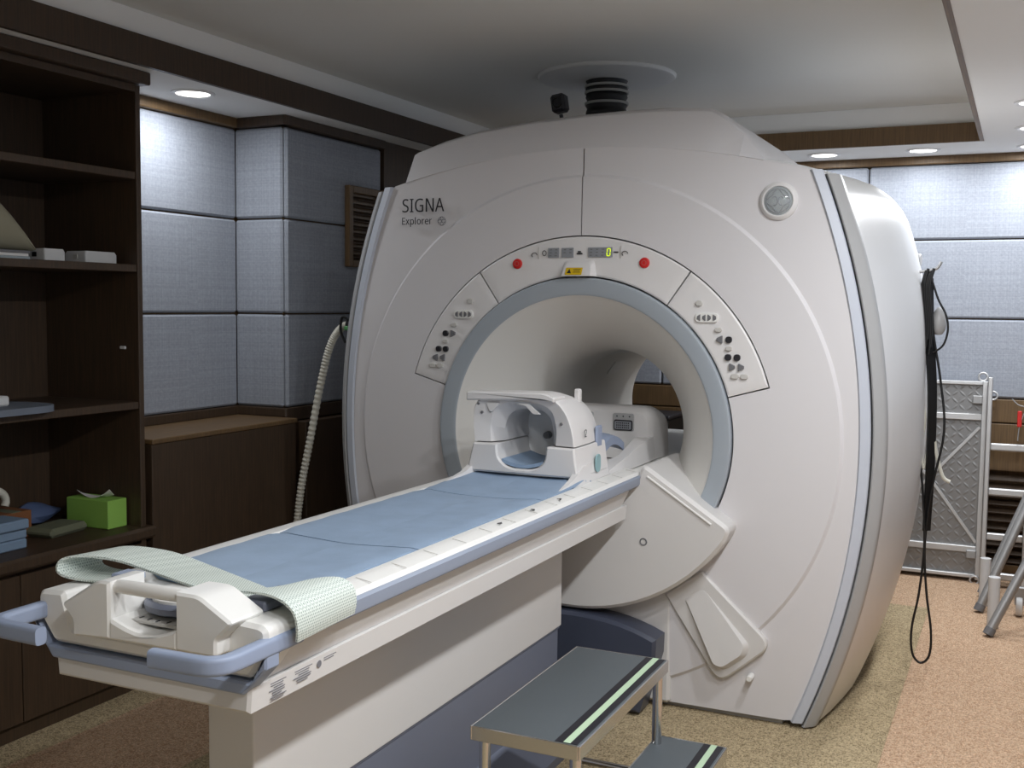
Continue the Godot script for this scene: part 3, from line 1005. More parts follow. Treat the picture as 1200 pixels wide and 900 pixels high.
func display(cp: Node) -> void:
	var z := 0.002
	# display windows
	for d in [[-0.1065, 0.045], [-0.050, 0.048], [0.0795, 0.095]]:
		box(Vector3(d[0], 1.676, z), Vector3(d[1], 0.036, 0.004), 0.0008)
		put("display_window", M.display_grey, cp)
	for x in [-0.118, -0.096, -0.061, -0.038, 0.044, 0.067, 0.090]:
		seven(cp, Vector2(x, 1.676), 0.011, 0.022, M.button_grey, [0, 1, 2] if x < -0.09 or x > 0 else [0, 1])
	seven(cp, Vector2(0.113, 1.676), 0.012, 0.026, M.display_lit, [0, 2, 3, 4, 5, 6])
	# small icons
	box(Vector3(-0.002, 1.672, z), Vector3(0.022, 0.005, 0.003), 0.0); box(Vector3(-0.003, 1.679, z), Vector3(0.012, 0.005, 0.003), 0.0)
	put("patient_icon", M.ink, cp)
	box(Vector3(0.141, 1.676, z), Vector3(0.018, 0.004, 0.003), 0.0)
	put("unit_mark", M.ink, cp)
	for q in [[-0.185, 0.0], [0.176, 0.002]]:
		var c := []
		for i in 9: c.append(Vector3(q[0] + cos(i * 0.5) * 0.011, 1.668 + q[1] + sin(i * 0.5) * 0.009, z + 0.002))
		tube(c, 0.0015, 5)
		put("icon", M.ink, cp)
	var cl := []
	for i in 21: cl.append(Vector3(-0.144 + cos(i * TAU / 20) * 0.0075, 1.675 + sin(i * TAU / 20) * 0.0095, z + 0.002))
	tube(cl, 0.0014, 5)
	put("clock_icon", M.ink, cp)
	for x in [-0.168, 0.160]:
		box(Vector3(x, 1.676, z), Vector3(0.0016, 0.044, 0.0024), 0.0)
		put("divider", M.button_light, cp)
	# stop buttons
	for x in [-0.257, 0.250]:
		T = Transform3D(Basis(), Vector3(x, 1.636, 0))
		lathe([[0.0, 0.007], [0.014, 0.007], [0.018, 0.005], [0.0195, 0.001], [0.0195, -0.006]], 28)
		var b := put("stop_button", M.red, cp)
		var c := []
		for i in 17: c.append(Vector3(x + cos(TAU * i / 16) * 0.0085, 1.636 + sin(TAU * i / 16) * 0.0085, 0.0072))
		tube(c, 0.0011, 5)
		put("stop_mark", M.stop_mark, b)
	# alignment-laser bulge with its warning label
	var rows := []
	for k in 3:
		var row := PackedVector3Array()
		var hw: float = [0.069, 0.058, 0.052][k]
		var up: float = [0.0, 0.008, 0.012][k]
		for p in fillet([Vector2(-0.003 - hw, 1.588), Vector2(-0.003 + hw, 1.588), Vector2(-0.003 + hw * 0.86, 1.588 + 0.062 - up), Vector2(-0.003 - hw * 0.86, 1.588 + 0.062 - up)], [0.0, 0.0, 0.016, 0.016], 5):
			var f := clampf((1.65 - p.y) / 0.06, 0.0, 1.0)
			row.append(Vector3(p.x, p.y, -0.002 if k == 0 else (0.004 if k == 1 else 0.006) + 0.034 * f))
		rows.append(row)
	loft(rows)
	var lb := put("laser_bulge", M.white_plastic, cp, 35.0)
	T = Transform3D(Basis(Vector3(1, 0, 0), -0.50), Vector3(-0.012, 1.606, 0.0335))
	box(Vector3.ZERO, Vector3(0.066, 0.030, 0.002), 0.0005)
	var wl := put("warning_label", M.yellow, lb)
	T = Transform3D(Basis(Vector3(1, 0, 0), -0.50), Vector3(-0.012, 1.606, 0.0335))
	extrude(PackedVector2Array([Vector2(-0.027, -0.009), Vector2(-0.009, -0.009), Vector2(-0.018, 0.009)]), 0.0008, 0.0016)
	put("warning_triangle", M.ink, wl)
	T = Transform3D(Basis(Vector3(1, 0, 0), -0.50), Vector3(-0.012, 1.606, 0.0335))
	for k in 3: box(Vector3(0.012, 0.007 - 0.006 * k, 0.0012), Vector3(0.030 - 0.006 * (k % 2), 0.0018, 0.0008), 0.0)
	put("warning_text", M.ink, wl)

# ------------------------------------------------------------------ patient table
func table() -> void:
	var o := thing("patient_table", "long white patient table with a blue edge on a narrow pedestal", "table", Vector3(0, 0, 1.1))
	# deck with curved rails: one profile drawn along the table
	var sec := func(z: float, k: float) -> PackedVector3Array:
		var r := PackedVector3Array()
		for p in [[-0.275, 0.848], [-0.277, 0.868], [-0.268, 0.886], [-0.24, 0.893], [-0.212, 0.892], [-0.205, 0.880], [-0.19, 0.872], [0.0, 0.858], [0.19, 0.872], [0.205, 0.880], [0.212, 0.892], [0.24, 0.893], [0.268, 0.886], [0.277, 0.868], [0.275, 0.848]]:
			r.append(Vector3(p[0] * k, p[1], z))
		r.append(Vector3(0.20 * k, 0.80, z)); r.append(Vector3(-0.20 * k, 0.80, z))
		return r
	loft([sec.call(2.16, 0.985), sec.call(2.15, 1.0), sec.call(0.075, 1.0), sec.call(0.07, 0.99)])
	var dk := put("table_deck", M.rail_plastic, o, 32.0)
	# ruler marks on the right rail
	for k in 14:
		var z := 2.0 - 0.145 * k
		T = Transform3D(Basis(Vector3(0, 0, 1), -0.16), Vector3(0.252, 0.8925, z))
		box(Vector3.ZERO, Vector3(0.040, 0.0010, 0.0016), 0.0)
		put("ruler_mark", M.button_light, dk)
	var nums := [[1.185, "4"], [0.97, "3"], [0.775, "1"]]
	for q in nums:
		lettering(q[1], dk, M.ink, Vector3(0.250, 0.8945, q[0]), 0.014, 0.024, "ruler_number", Basis(Vector3(1, 0, 0), -PI / 2) * Basis(Vector3(0, 0, 1), 0.3))
	for z in [0.40, 0.56]:
		box(Vector3(0.205, 0.892, z), Vector3(0.006, 0.006, 0.012), 0.001)
		put("peg", M.bumper_blue, dk)
	# blue strips along both sides
	for s in [-1.0, 1.0]:
		var pr := PackedVector2Array([Vector2(-0.008, -0.017), Vector2(0.004, -0.019), Vector2(0.009, -0.012), Vector2(0.009, 0.012), Vector2(0.004, 0.018), Vector2(-0.008, 0.017)])
		var rows := []
		for z in [2.155, 0.072]:
			var r := PackedVector3Array()
			for p in pr: r.append(Vector3(s * (0.274 + p.x), 0.857 + p.y, z))
			rows.append(r)
		loft(rows)
		put("edge_strip", M.table_strip, o)
	# apron and tray under the deck
	var ap := []
	for z in [2.20, 0.16]:
		var back := 0.0 if z > 1.0 else 0.0
		ap.append(PackedVector3Array([Vector3(-0.268, 0.842, z - back), Vector3(-0.236, 0.772, z), Vector3(0.236, 0.772, z), Vector3(0.268, 0.842, z - back)]))
	loft(ap)
	put("apron", M.warm_plastic, o)
	var tr := [[2.224, 0.0], [2.23, 0.004]]
	var tray_sec := func(z: float, e: float) -> PackedVector3Array:
		return PackedVector3Array([Vector3(-0.242 + e, 0.722 + e, z), Vector3(0.242 - e, 0.722 + e, z), Vector3(0.246 - e, 0.771, z), Vector3(-0.246 + e, 0.771, z)])
	loft([tray_sec.call(2.224, 0.006), tray_sec.call(2.218, 0.0), tray_sec.call(0.135, 0.0), tray_sec.call(0.13, 0.004)])
	var ty := put("tray", M.warm_plastic, o)
	# printed rating labels on the tray's right side
	for q in [[2.14, 0.05, 8], [2.06, 0.06, 6], [1.97, 0.045, 2]]:
		for k in q[2]:
			box(Vector3(0.2455, 0.7615 - 0.0046 * k, q[0] + 0.004 * (k % 2)), Vector3(0.0012, 0.0013, q[1] * (0.95 - 0.2 * (k % 3))), 0.0)
		put("rating_print", M.ink_soft, ty)
	T = Transform3D(Basis(Vector3(0, 1, 0), PI / 2), Vector3(0.2455, 0.7545, 2.008))
	lathe([[0.0, 0.0008], [0.0075, 0.0008]], 16)
	put("certification_mark", M.ink_soft, ty)
	# front plate with a dip in the middle, and the blue band under it
	var plate := fillet([Vector2(-0.292, 0.845), Vector2(-0.292, 0.884), Vector2(-0.282, 0.893), Vector2(-0.222, 0.896), Vector2(-0.200, 0.822), Vector2(0.178, 0.822), Vector2(0.205, 0.896), Vector2(0.270, 0.893), Vector2(0.284, 0.884), Vector2(0.284, 0.845), Vector2(0.245, 0.790), Vector2(-0.250, 0.790)], 0.008, 3)
	extrude(plate, 2.13, 2.225, 0.008)
	put("front_plate", M.rail_plastic, o)
	var band := fillet([Vector2(-0.296, 0.846), Vector2(-0.258, 0.785), Vector2(0.252, 0.785), Vector2(0.288, 0.846), Vector2(0.288, 0.815), Vector2(0.235, 0.760), Vector2(-0.248, 0.760), Vector2(-0.296, 0.825)], 0.003, 2)
	extrude(band, 2.19, 2.232, 0.004)
	put("front_band", M.bumper_blue, o)
	# bumper bars: out of each corner, forward, then inwards
	for s in [-1.0, 1.0]:
		var sh := rounded(0.026, 0.034, 0.009, Vector2.ZERO, 3)
		var path := []
		path.append(Vector3(s * 0.278, 0.853, 2.12)); path.append(Vector3(s * 0.278, 0.853, 2.30))
		for k in 5:
			var a := (k + 1) / 6.0 * PI / 2
			path.append(Vector3(s * (0.278 - 0.04 * (1.0 - cos(a))), 0.853, 2.312 + 0.04 * sin(a)))
		path.append(Vector3(s * 0.225, 0.853, 2.353)); path.append(Vector3(s * 0.142, 0.853, 2.355)); path.append(Vector3(s * 0.136, 0.853, 2.355))
		sweep(path, sh)
		put("bumper_bar", M.bumper_blue, o, 40.0)
	# cradle release handle on the front
	handle(o)
	# pedestal and its slate foot
	var pp := fillet([Vector2(-0.062, 1.985), Vector2(0.062, 1.985), Vector2(0.062, 0.285), Vector2(-0.062, 0.285)], 0.006, 3)
	var lo := PackedVector3Array(); var hi := PackedVector3Array()
	for p in pp:
		lo.append(Vector3(p.x, 0.352, p.y)); hi.append(Vector3(p.x, 0.724, p.y))
	loft([lo, hi])
	put("pedestal", M.warm_plastic, o)
	box(Vector3(0, 0.347, 1.13), Vector3(0.112, 0.012, 1.68), 0.0)
	put("pedestal_gap", M.slate, o)
	box(Vector3(0, 0.175, 1.12), Vector3(0.104, 0.335, 1.66), 0.006)
	put("pedestal_foot", M.slate, o)
	var fp := fillet([Vector2(-0.20, 1.9), Vector2(0.20, 1.9), Vector2(0.20, 0.25), Vector2(-0.20, 0.25)], 0.12, 6)
	var l0 := PackedVector3Array(); var l1 := PackedVector3Array(); var l2 := PackedVector3Array()
	for p in fp:
		l0.append(Vector3(p.x, 0.001, p.y)); l1.append(Vector3(p.x, 0.03, p.y)); l2.append(Vector3(p.x * 0.3, 0.075, p.y))
	loft([l0, l1, l2])
	put("foot_plate", M.slate, o)
	# bridge through the bore
	var bs := func(z: float) -> PackedVector3Array:
		var r := PackedVector3Array()
		for p in [[-0.235, 0.82], [-0.24, 0.866], [-0.225, 0.876], [-0.15, 0.872], [0.15, 0.872], [0.225, 0.876], [0.24, 0.866], [0.235, 0.82]]: r.append(Vector3(p[0], p[1], z))
		return r
	loft([bs.call(0.068), bs.call(-1.42)])
	put("bridge", M.rail_plastic, o)
	# mattress sections lie on the deck
	var mats := thing("table_mattress", "blue padded vinyl mattress covering the patient table", "mattress", Vector3(0, 0.865, 1.25))
	for q in [[1.99, 1.545], [1.538, 0.80], [0.793, 0.44]]:
		var rows := []
		for i in 13:
			var z: float = lerpf(q[0], q[1], i / 12.0)
			var e := 0.004 if (i == 0 or i == 12) else 0.0
			var rise := 0.018 * smoothstep(0.75, 0.45, z)
			var row := PackedVector3Array()
			for k in 17:
				var x: float = lerpf(-0.208, 0.208, k / 16.0)
				var b := 0.005 if (k == 0 or k == 16) else 0.0
				row.append(Vector3(x * (1.0 + 0.05 * rise / 0.018 * 0.0), 0.888 + 0.010 * pow(x / 0.2, 2.0) - e - b + rise * (1.0 - 0.3 * absf(x) / 0.2) + 0.0008 * sin(z * 40.0) * cos(x * 30.0), z))
			rows.append(row)
		slab(rows, Vector3(0, -0.020, 0))
		put("pad", M.vinyl_blue, mats, 40.0)

func handle(o: Node) -> void:
	# white housing with a hand hole; the outline is drawn in the front plane, thickness along z
	var top := 0.944
	var left := fillet([Vector2(-0.185, 0.886), Vector2(-0.088, top), Vector2(-0.058, top), Vector2(-0.058, 0.832), Vector2(-0.155, 0.826), Vector2(-0.155, 0.858)], [0.010, 0.014, 0.0, 0.0, 0.008, 0.010], 4)
	extrude(left, 2.165, 2.264, 0.005)
	var h := put("release_handle", M.rail_plastic, o, 30.0)
	var right := fillet([Vector2(0.105, top), Vector2(0.160, top), Vector2(0.238, 0.902), Vector2(0.200, 0.866), Vector2(0.200, 0.834), Vector2(0.105, 0.834)], [0.0, 0.014, 0.010, 0.006, 0.008, 0.0], 4)
	extrude(right, 2.165, 2.264, 0.005)
	put("housing", M.rail_plastic, h, 30.0)
	var bottom := []
	for k in 9:
		var t := k / 8.0
		bottom.append(Vector2(lerpf(-0.060, 0.107, t), 0.872 - 0.020 * sin(t * PI)))
	bottom.append(Vector2(0.107, 0.833)); bottom.append(Vector2(-0.060, 0.831))
	extrude(PackedVector2Array(bottom), 2.165, 2.263, 0.005)
	put("housing", M.rail_plastic, h, 30.0)
	T = Transform3D()
	tube([Vector3(-0.066, 0.930, 2.240), Vector3(-0.05, 0.931, 2.240), Vector3(0.02, 0.932, 2.241), Vector3(0.098, 0.932, 2.240), Vector3(0.113, 0.931, 2.240)], [0.013, 0.0135, 0.014, 0.0135, 0.013], 14)
	put("grip", M.rail_plastic, h, 60.0)
	# round dial lying inside the hand hole
	T = Transform3D(Basis(Vector3(1, 0, 0), -PI / 2), Vector3(0.018, 0.880, 2.125))
	lathe([[0.0, -0.012], [0.070, -0.012], [0.086, -0.004], [0.088, 0.008], [0.080, 0.014], [0.070, 0.014]], 40)
	var d := put("dial", M.slate, h, 40.0)
	T = Transform3D(Basis(Vector3(1, 0, 0), -PI / 2), Vector3(0.018, 0.880, 2.125))
	lathe([[0.072, 0.010], [0.074, 0.020], [0.066, 0.026], [0.0, 0.028]], 40)
	put("dial_cap", M.rail_plastic, d, 40.0)
	box(Vector3(0.018, 0.862, 2.165), Vector3(0.16, 0.006, 0.12), 0.001)
	var sc := put("dial_scale", M.button_light, h)
	for k in 5:
		box(Vector3(-0.03 + 0.024 * k, 0.8655, 2.215 - 0.004 * absf(k - 2)), Vector3(0.003, 0.0012, 0.012), 0.0)
	put("scale_marks", M.ink, sc)
	# blue blocks left and right behind the handle
	box(Vector3(-0.115, 0.925, 2.155), Vector3(0.05, 0.016, 0.05), 0.004)
	put("latch_block", M.bumper_blue, h)
	box(Vector3(0.200, 0.905, 2.10), Vector3(0.06, 0.02, 0.12), 0.004)
	put("latch_block", M.slate, h)

# ------------------------------------------------------------------ head coil and its connector housing
func ring_pts(z: float, pts: Array) -> PackedVector3Array:
	var r := PackedVector3Array()
	for p in pts: r.append(Vector3(p[0], p[1], z))
	return r

func head_coil() -> void:
	var o := thing("head_coil", "white open-fronted head coil standing at the end of the blue mattress", "head coil", Vector3(0, 0.885, 0.36))
	# upper shell: an arch open at the front, leaning back a little
	var outer := [Vector2(0.190, 1.0165), Vector2(0.183, 1.07), Vector2(0.160, 1.130), Vector2(0.118, 1.172), Vector2(0.070, 1.186), Vector2(-0.10, 1.186), Vector2(-0.150, 1.172), Vector2(-0.185, 1.140), Vector2(-0.186, 1.07), Vector2(-0.180, 1.0165)]
	var inner := [Vector2(-0.090, 1.0165), Vector2(-0.094, 1.06), Vector2(-0.080, 1.105), Vector2(-0.045, 1.128), Vector2(0.040, 1.130), Vector2(0.075, 1.108), Vector2(0.090, 1.06), Vector2(0.088, 1.0165)]
	var wide := [Vector2(-0.120, 1.0165), Vector2(-0.125, 1.07), Vector2(-0.110, 1.130), Vector2(-0.060, 1.156), Vector2(0.055, 1.157), Vector2(0.105, 1.132), Vector2(0.122, 1.07), Vector2(0.118, 1.0165)]
	var orow := func(z: float, k: float, dy: float) -> PackedVector3Array:
		var r := PackedVector3Array()
		for p in fillet(outer, [0.0, 0.03, 0.03, 0.03, 0.03, 0.03, 0.03, 0.03, 0.03, 0.0], 3): r.append(Vector3(p.x * k, 1.0165 + (p.y - 1.0165) * (k - dy), z))
		return r
	var irow := func(z: float, pts: Array) -> PackedVector3Array:
		var r := PackedVector3Array()
		var f := fillet(pts, [0.0, 0.02, 0.02, 0.02, 0.02, 0.02, 0.02, 0.0], 3)
		var c := Curve2D.new()
		for p in f: c.add_point(p)
		var n: int = orow.call(0.0, 1.0, 0.0).size()
		for k in n:
			var q := c.sample_baked(c.get_baked_length() * (1.0 - k / (n - 1.0)))
			r.append(Vector3(q.x, q.y, z))
		return r
	grid([irow.call(0.235, inner), irow.call(0.44, inner), irow.call(0.492, wide), orow.call(0.502, 0.975, 0.0), orow.call(0.494, 1.0, 0.0), orow.call(0.36, 1.0, 0.01), orow.call(0.25, 0.93, 0.06), orow.call(0.22, 0.86, 0.12), irow.call(0.22, inner)])
	# the cut faces at the seam
	for q in [[0.118, 0.186], [-0.120, -0.176]]:
		quad(Vector3(q[0], 1.0165, 0.492), Vector3(q[1], 1.0165, 0.492), Vector3(q[1] * 0.9, 1.0165, 0.23), Vector3(q[0] * 0.75, 1.0165, 0.23))
	var up := put("upper_shell", M.white_plastic, o, 32.0)
	# brim over the front
	var brim := fillet([Vector2(-0.203, 1.155), Vector2(-0.203, 1.186), Vector2(0.085, 1.192), Vector2(0.125, 1.176), Vector2(0.118, 1.160), Vector2(0.07, 1.168)], [0.006, 0.010, 0.02, 0.010, 0.004, 0.02], 4)
	extrude(brim, 0.42, 0.520, 0.005)
	put("brim", M.white_plastic, up)
	var wins := [[Vector2(-0.135, 1.148), Vector2(-0.085, 1.150), Vector2(-0.108, 1.122), Vector2(-0.120, 1.118)], [Vector2(-0.035, 1.153), Vector2(0.022, 1.152), Vector2(0.066, 1.118), Vector2(0.040, 1.118), Vector2(0.012, 1.144)]]
	for w in wins:
		extrude(fillet(w, 0.004, 2), 0.494, 0.5035, 0.001)
		put("mirror_window", M.tissue_white, up)
	for q in [Vector3(-0.152, 1.115, 0.5025), Vector3(0.140, 1.090, 0.5025), Vector3(-0.165, 1.144, 0.5025)]:
		T = Transform3D(Basis(), q)
		disc(Vector3.ZERO, 0.005, 0.012, 12, 0.001)
		put("screw", M.button_grey, up)
	box(Vector3(0.118, 1.168, 0.30), Vector3(0.020, 0.050, 0.026), 0.004)
	put("latch", M.white_plastic, up)
	# lower shell: a block with a trough
	var low := [Vector2(0.190, 1.0125), Vector2(0.197, 0.955), Vector2(0.204, 0.9135), Vector2(-0.204, 0.9135), Vector2(-0.196, 0.955), Vector2(-0.182, 1.0125), Vector2(-0.092, 1.0125), Vector2(-0.088, 0.965), Vector2(-0.060, 0.940), Vector2(-0.03, 0.932), Vector2(0.03, 0.932), Vector2(0.060, 0.940), Vector2(0.086, 0.965), Vector2(0.090, 1.0125)]
	extrude(fillet(low, [0.006, 0.02, 0.006, 0.006, 0.02, 0.006, 0.006, 0.02, 0.01, 0.01, 0.01, 0.01, 0.02, 0.006], 3), 0.215, 0.508, 0.006)
	var ls := put("lower_shell", M.white_plastic, o, 30.0)
	# rear bowl of the tunnel
	T = Transform3D(Basis(), Vector3(0, 1.02, 0))
	lathe([[0.0, 0.228], [0.04, 0.230], [0.08, 0.238], [0.105, 0.250], [0.12, 0.27]], 32)
	put("rear_bowl", M.side_plastic, o, 50.0)
	T = Transform3D(Basis(), Vector3(-0.02, 1.018, 0.250))
	lathe([[0.0, 0.004], [0.012, 0.004], [0.014, -0.022]], 16)
	put("bowl_plug", M.button_grey, o)
	# base arms running forward beside the pad
	for s in [-1.0, 1.0]:
		T = Transform3D(Basis.from_scale(Vector3(s, 1, 1)), Vector3.ZERO)
		var a := [ring_pts(0.66, [[0.200, 0.893], [0.206, 0.893], [0.206, 0.898], [0.200, 0.898]]), ring_pts(0.55, [[0.180, 0.89], [0.208, 0.89], [0.206, 0.915], [0.188, 0.915]]), ring_pts(0.45, [[0.17, 0.89], [0.209, 0.89], [0.205, 0.95], [0.18, 0.95]]), ring_pts(0.21, [[0.15, 0.89], [0.205, 0.89], [0.185, 0.96], [0.16, 0.96]])]
		loft(a)
		put("base_arm", M.white_plastic, ls, 40.0)
	# pad in the tunnel, blue clip, round mark and printed letters on the right side
	var pr := []
	for i in 5:
		var row := PackedVector3Array()
		for k in 9:
			var x := lerpf(-0.075, 0.075, k / 8.0)
			row.append(Vector3(x, 0.946 + 0.016 * pow(x / 0.075, 2.0), lerpf(0.50, 0.26, i / 4.0)))
		pr.append(row)
	slab(pr, Vector3(0, -0.012, 0))
	put("head_pad", M.vinyl_blue, o)
	box(Vector3(0.186, 1.03, 0.275), Vector3(0.012, 0.075, 0.05), 0.005)
	put("clip", M.bumper_blue, o)
	T = Transform3D(Basis(Vector3(0, 1, 0), PI / 2), Vector3(0.2085, 0.945, 0.33))
	extrude(rounded(0.044, 0.062, 0.022), -0.004, 0.0008, 0.0005)
	put("round_mark", M.logo_teal, o)
	lettering("12", o, M.ink, Vector3(0.1945, 1.055, 0.42), 0.022, 0.026, "printed_letters", Basis(Vector3(0, 1, 0), PI / 2))
	# connector housing further in, fixed to the cradle
	var c := thing("connector_housing", "white moulded connector housing with a grille socket inside the bore", "coil connector", Vector3(0, 0.876, -0.2))
	var hs := func(z: float, hw: float, top: float, rd: float) -> PackedVector3Array:
		var r := PackedVector3Array()
		for p in fillet([Vector2(-hw, 0.877), Vector2(-hw * 0.98, top), Vector2(hw * 0.98, top), Vector2(hw, 0.877)], [0.002, rd, rd, 0.002], 7): r.append(Vector3(p.x, p.y, z))
		return r
	loft([hs.call(-0.275, 0.188, 1.062, 0.06), hs.call(-0.29, 0.198, 1.078, 0.065), hs.call(-0.32, 0.205, 1.086, 0.07), hs.call(-0.40, 0.212, 1.080, 0.075), hs.call(-0.47, 0.210, 1.060, 0.075), hs.call(-0.52, 0.195, 1.01, 0.07)])
	put("housing_body", M.white_plastic, c, 40.0)
	for x in [0.085, -0.085]:
		extrude(rounded(0.088, 0.070, 0.010, Vector2(x, 1.022)), -0.284, -0.270, 0.002)
		var so := put("socket_frame", M.band_grey, c)
		extrude(rounded(0.078, 0.042, 0.010, Vector2(x, 1.010)), -0.280, -0.267, 0.002)
		put("socket_surround", M.ink, so)
		extrude(rounded(0.068, 0.032, 0.006, Vector2(x, 1.010)), -0.278, -0.264, 0.001)
		var gr := put("socket_plate", M.display_grey, so)
		for i in 7:
			for k in 3:
				box(Vector3(x - 0.024 + 0.008 * i, 1.001 + 0.009 * k, -0.2635), Vector3(0.0042, 0.0052, 0.001), 0.0)
		put("socket_pins", M.ink, gr)
		gr.get_child(0).set_meta("kind", "stuff")
		for k in 3:
			T = Transform3D(Basis(), Vector3(x - 0.026 + 0.026 * k, 1.045, -0.2685))
			disc(Vector3.ZERO, 0.003, 0.003, 8, 0.0)
			put("led", M.ink, so)
	# low arm and blue cushion between coil and housing
	loft([ring_pts(0.19, [[0.14, 0.88], [0.203, 0.88], [0.196, 0.897], [0.15, 0.897]]), ring_pts(0.10, [[0.13, 0.88], [0.208, 0.88], [0.200, 0.915], [0.145, 0.915]]), ring_pts(0.0, [[0.155, 0.88], [0.211, 0.88], [0.202, 0.930], [0.165, 0.930]]), ring_pts(-0.12, [[0.155, 0.88], [0.212, 0.88], [0.202, 0.955], [0.16, 0.955]]), ring_pts(-0.30, [[0.12, 0.88], [0.212, 0.88], [0.200, 0.968], [0.13, 0.968]])])
	put("side_arm", M.white_plastic, c, 40.0)
	var cu := thing("positioning_cushion", "small blue padded cushion wedged behind the head coil", "cushion", Vector3(0.07, 0.91, 0.04))
	var cr := []
	for i in 7:
		var t := i / 6.0
		var row := PackedVector3Array()
		for k in 9:
			var u := k / 8.0
			row.append(Vector3(lerpf(0.02, 0.150, u), 0.955 + 0.045 * sin(t * PI * 0.85 + 0.3) + 0.012 * sin(u * PI), lerpf(0.13, -0.10, t)))
		cr.append(row)
	slab(cr, Vector3(0.0, -0.030, 0))
	put("padding", M.bumper_blue, cu, 50.0)

# ------------------------------------------------------------------ straps
func ribbon(path: Array, wide: Array, thick: float) -> void:    # path of centres, width vectors
	var rows := []
	var n := path.size()
	for i in n:
		var d: Vector3 = (path[mini(i + 1, n - 1)] - path[maxi(i - 1, 0)]).normalized()
		var w: Vector3 = wide[i]
		var nr := d.cross(w.normalized()).normalized() * thick / 2
		var r := PackedVector3Array()
		for k in 7:
			var t := lerpf(-0.5, 0.5, k / 6.0)
			r.append(path[i] + w * t + nr)
		for k in 7:
			var t := lerpf(0.5, -0.5, k / 6.0)
			r.append(path[i] + w * t - nr)
		rows.append(r)
	loft(rows)

func spread(vals: Array, per: int) -> Array:
	return smooth_path(vals, per)

func strap() -> void:
	var p1 := [Vector3(-0.20, 0.906, 2.10), Vector3(-0.27, 0.907, 2.11), Vector3(-0.303, 0.920, 2.12), Vector3(-0.298, 0.944, 2.11), Vector3(-0.255, 0.953, 2.09), Vector3(-0.18, 0.944, 2.06), Vector3(-0.09, 0.925, 2.05), Vector3(0.02, 0.915, 2.07), Vector3(0.12, 0.912, 2.10), Vector3(0.18, 0.912, 2.12)]
	var w1 := [Vector3(0.0, 0, -0.09), Vector3(0.0, 0, -0.10), Vector3(0.01, 0, -0.11), Vector3(0.02, 0, -0.115), Vector3(0.03, 0, -0.115), Vector3(0.05, 0.0, -0.11), Vector3(0.06, 0.0, -0.10), Vector3(0.06, 0.0, -0.09), Vector3(0.05, 0.0, -0.08), Vector3(0.03, 0, -0.05)]
	for i in p1.size(): p1[i] += Vector3(0.018, -0.004, 0.0)
	ribbon(spread(p1, 6), spread(w1, 6), 0.005)
	tag(put("restraint_strap", M.strap_net, self, 60.0), "pale woven strap curled over the left side of the table's end", "strap", "woven straps on the table end")
	var p2 := [Vector3(0.15, 0.925, 2.155), Vector3(0.20, 0.928, 2.125), Vector3(0.245, 0.932, 2.095), Vector3(0.285, 0.928, 2.083), Vector3(0.308, 0.910, 2.078), Vector3(0.312, 0.880, 2.074), Vector3(0.306, 0.855, 2.070)]
	var w2 := [Vector3(0.02, 0.0, -0.02), Vector3(0.03, 0.0, -0.06), Vector3(0.01, 0.0, -0.14), Vector3(0.0, 0.004, -0.185), Vector3(0.0, 0.006, -0.195), Vector3(0.0, 0.006, -0.195), Vector3(0.0, 0.006, -0.19)]
	ribbon(spread(p2, 6), spread(w2, 6), 0.005)
	tag(put("restraint_strap", M.strap_net, self, 60.0), "pale woven strap hanging over the right edge of the table's end", "strap", "woven straps on the table end")

# ------------------------------------------------------------------ step stool
func step_stool() -> void:
	var o := thing("step_stool", "two-step metal stool with grey treads and glow strips beside the table", "step stool", Vector3(0.52, 0, 1.1))
	for q in [[0.310, 0.600, 0.765, 1.467, 0.447], [0.560, 0.772, 0.735, 1.44, 0.205]]:
		var c := Vector3((q[0] + q[1]) / 2, q[4], (q[2] + q[3]) / 2)
		var sx: float = q[1] - q[0]
		var sz: float = q[3] - q[2]
		box(c + Vector3(0, -0.003, 0), Vector3(sx - 0.008, 0.005, sz - 0.008), 0.001)
		put("tread", M.tread_grey, o)
		for s in [-1.0, 1.0]:
			box(c + Vector3(s * (sx / 2 - 0.002), -0.018, 0), Vector3(0.005, 0.036, sz), 0.0015)
			put("edge_rail", M.chrome, o)
			box(c + Vector3(0, -0.018, s * (sz / 2 - 0.002)), Vector3(sx - 0.009, 0.036, 0.005), 0.0015)
			put("edge_rail", M.chrome, o)
		box(c + Vector3(sx / 2 - 0.038, 0.0, 0), Vector3(0.058, 0.002, sz - 0.012), 0.0006)
		var st := put("grip_strip", M.ink, o)
		box(c + Vector3(sx / 2 - 0.036, 0.0014, 0), Vector3(0.018, 0.001, sz - 0.012), 0.0003)
		put("glow_strip", M.glow_strip, st)
		for ex in [0.026, sx - 0.022]:
			for ez in [0.03, sz - 0.03]:
				var p := Vector3(q[0] + ex, 0, q[2] + ez)
				if q[4] < 0.3 and ex < 0.1: continue
				tube([p + Vector3(0, 0.004, 0), p + Vector3(0, q[4] - 0.010, 0)], 0.0145, 14)
				var lg := put("leg", M.chrome, o)
				tube([p + Vector3(0, 0.0, 0), p + Vector3(0, 0.025, 0)], 0.0175, 14)
				put("rubber_foot", M.black, lg)
	for z in [0.80, 1.435]:
		tube([Vector3(0.336, 0.11, z), Vector3(0.75, 0.11, z)], 0.010, 10)
		put("stretcher", M.chrome, o)

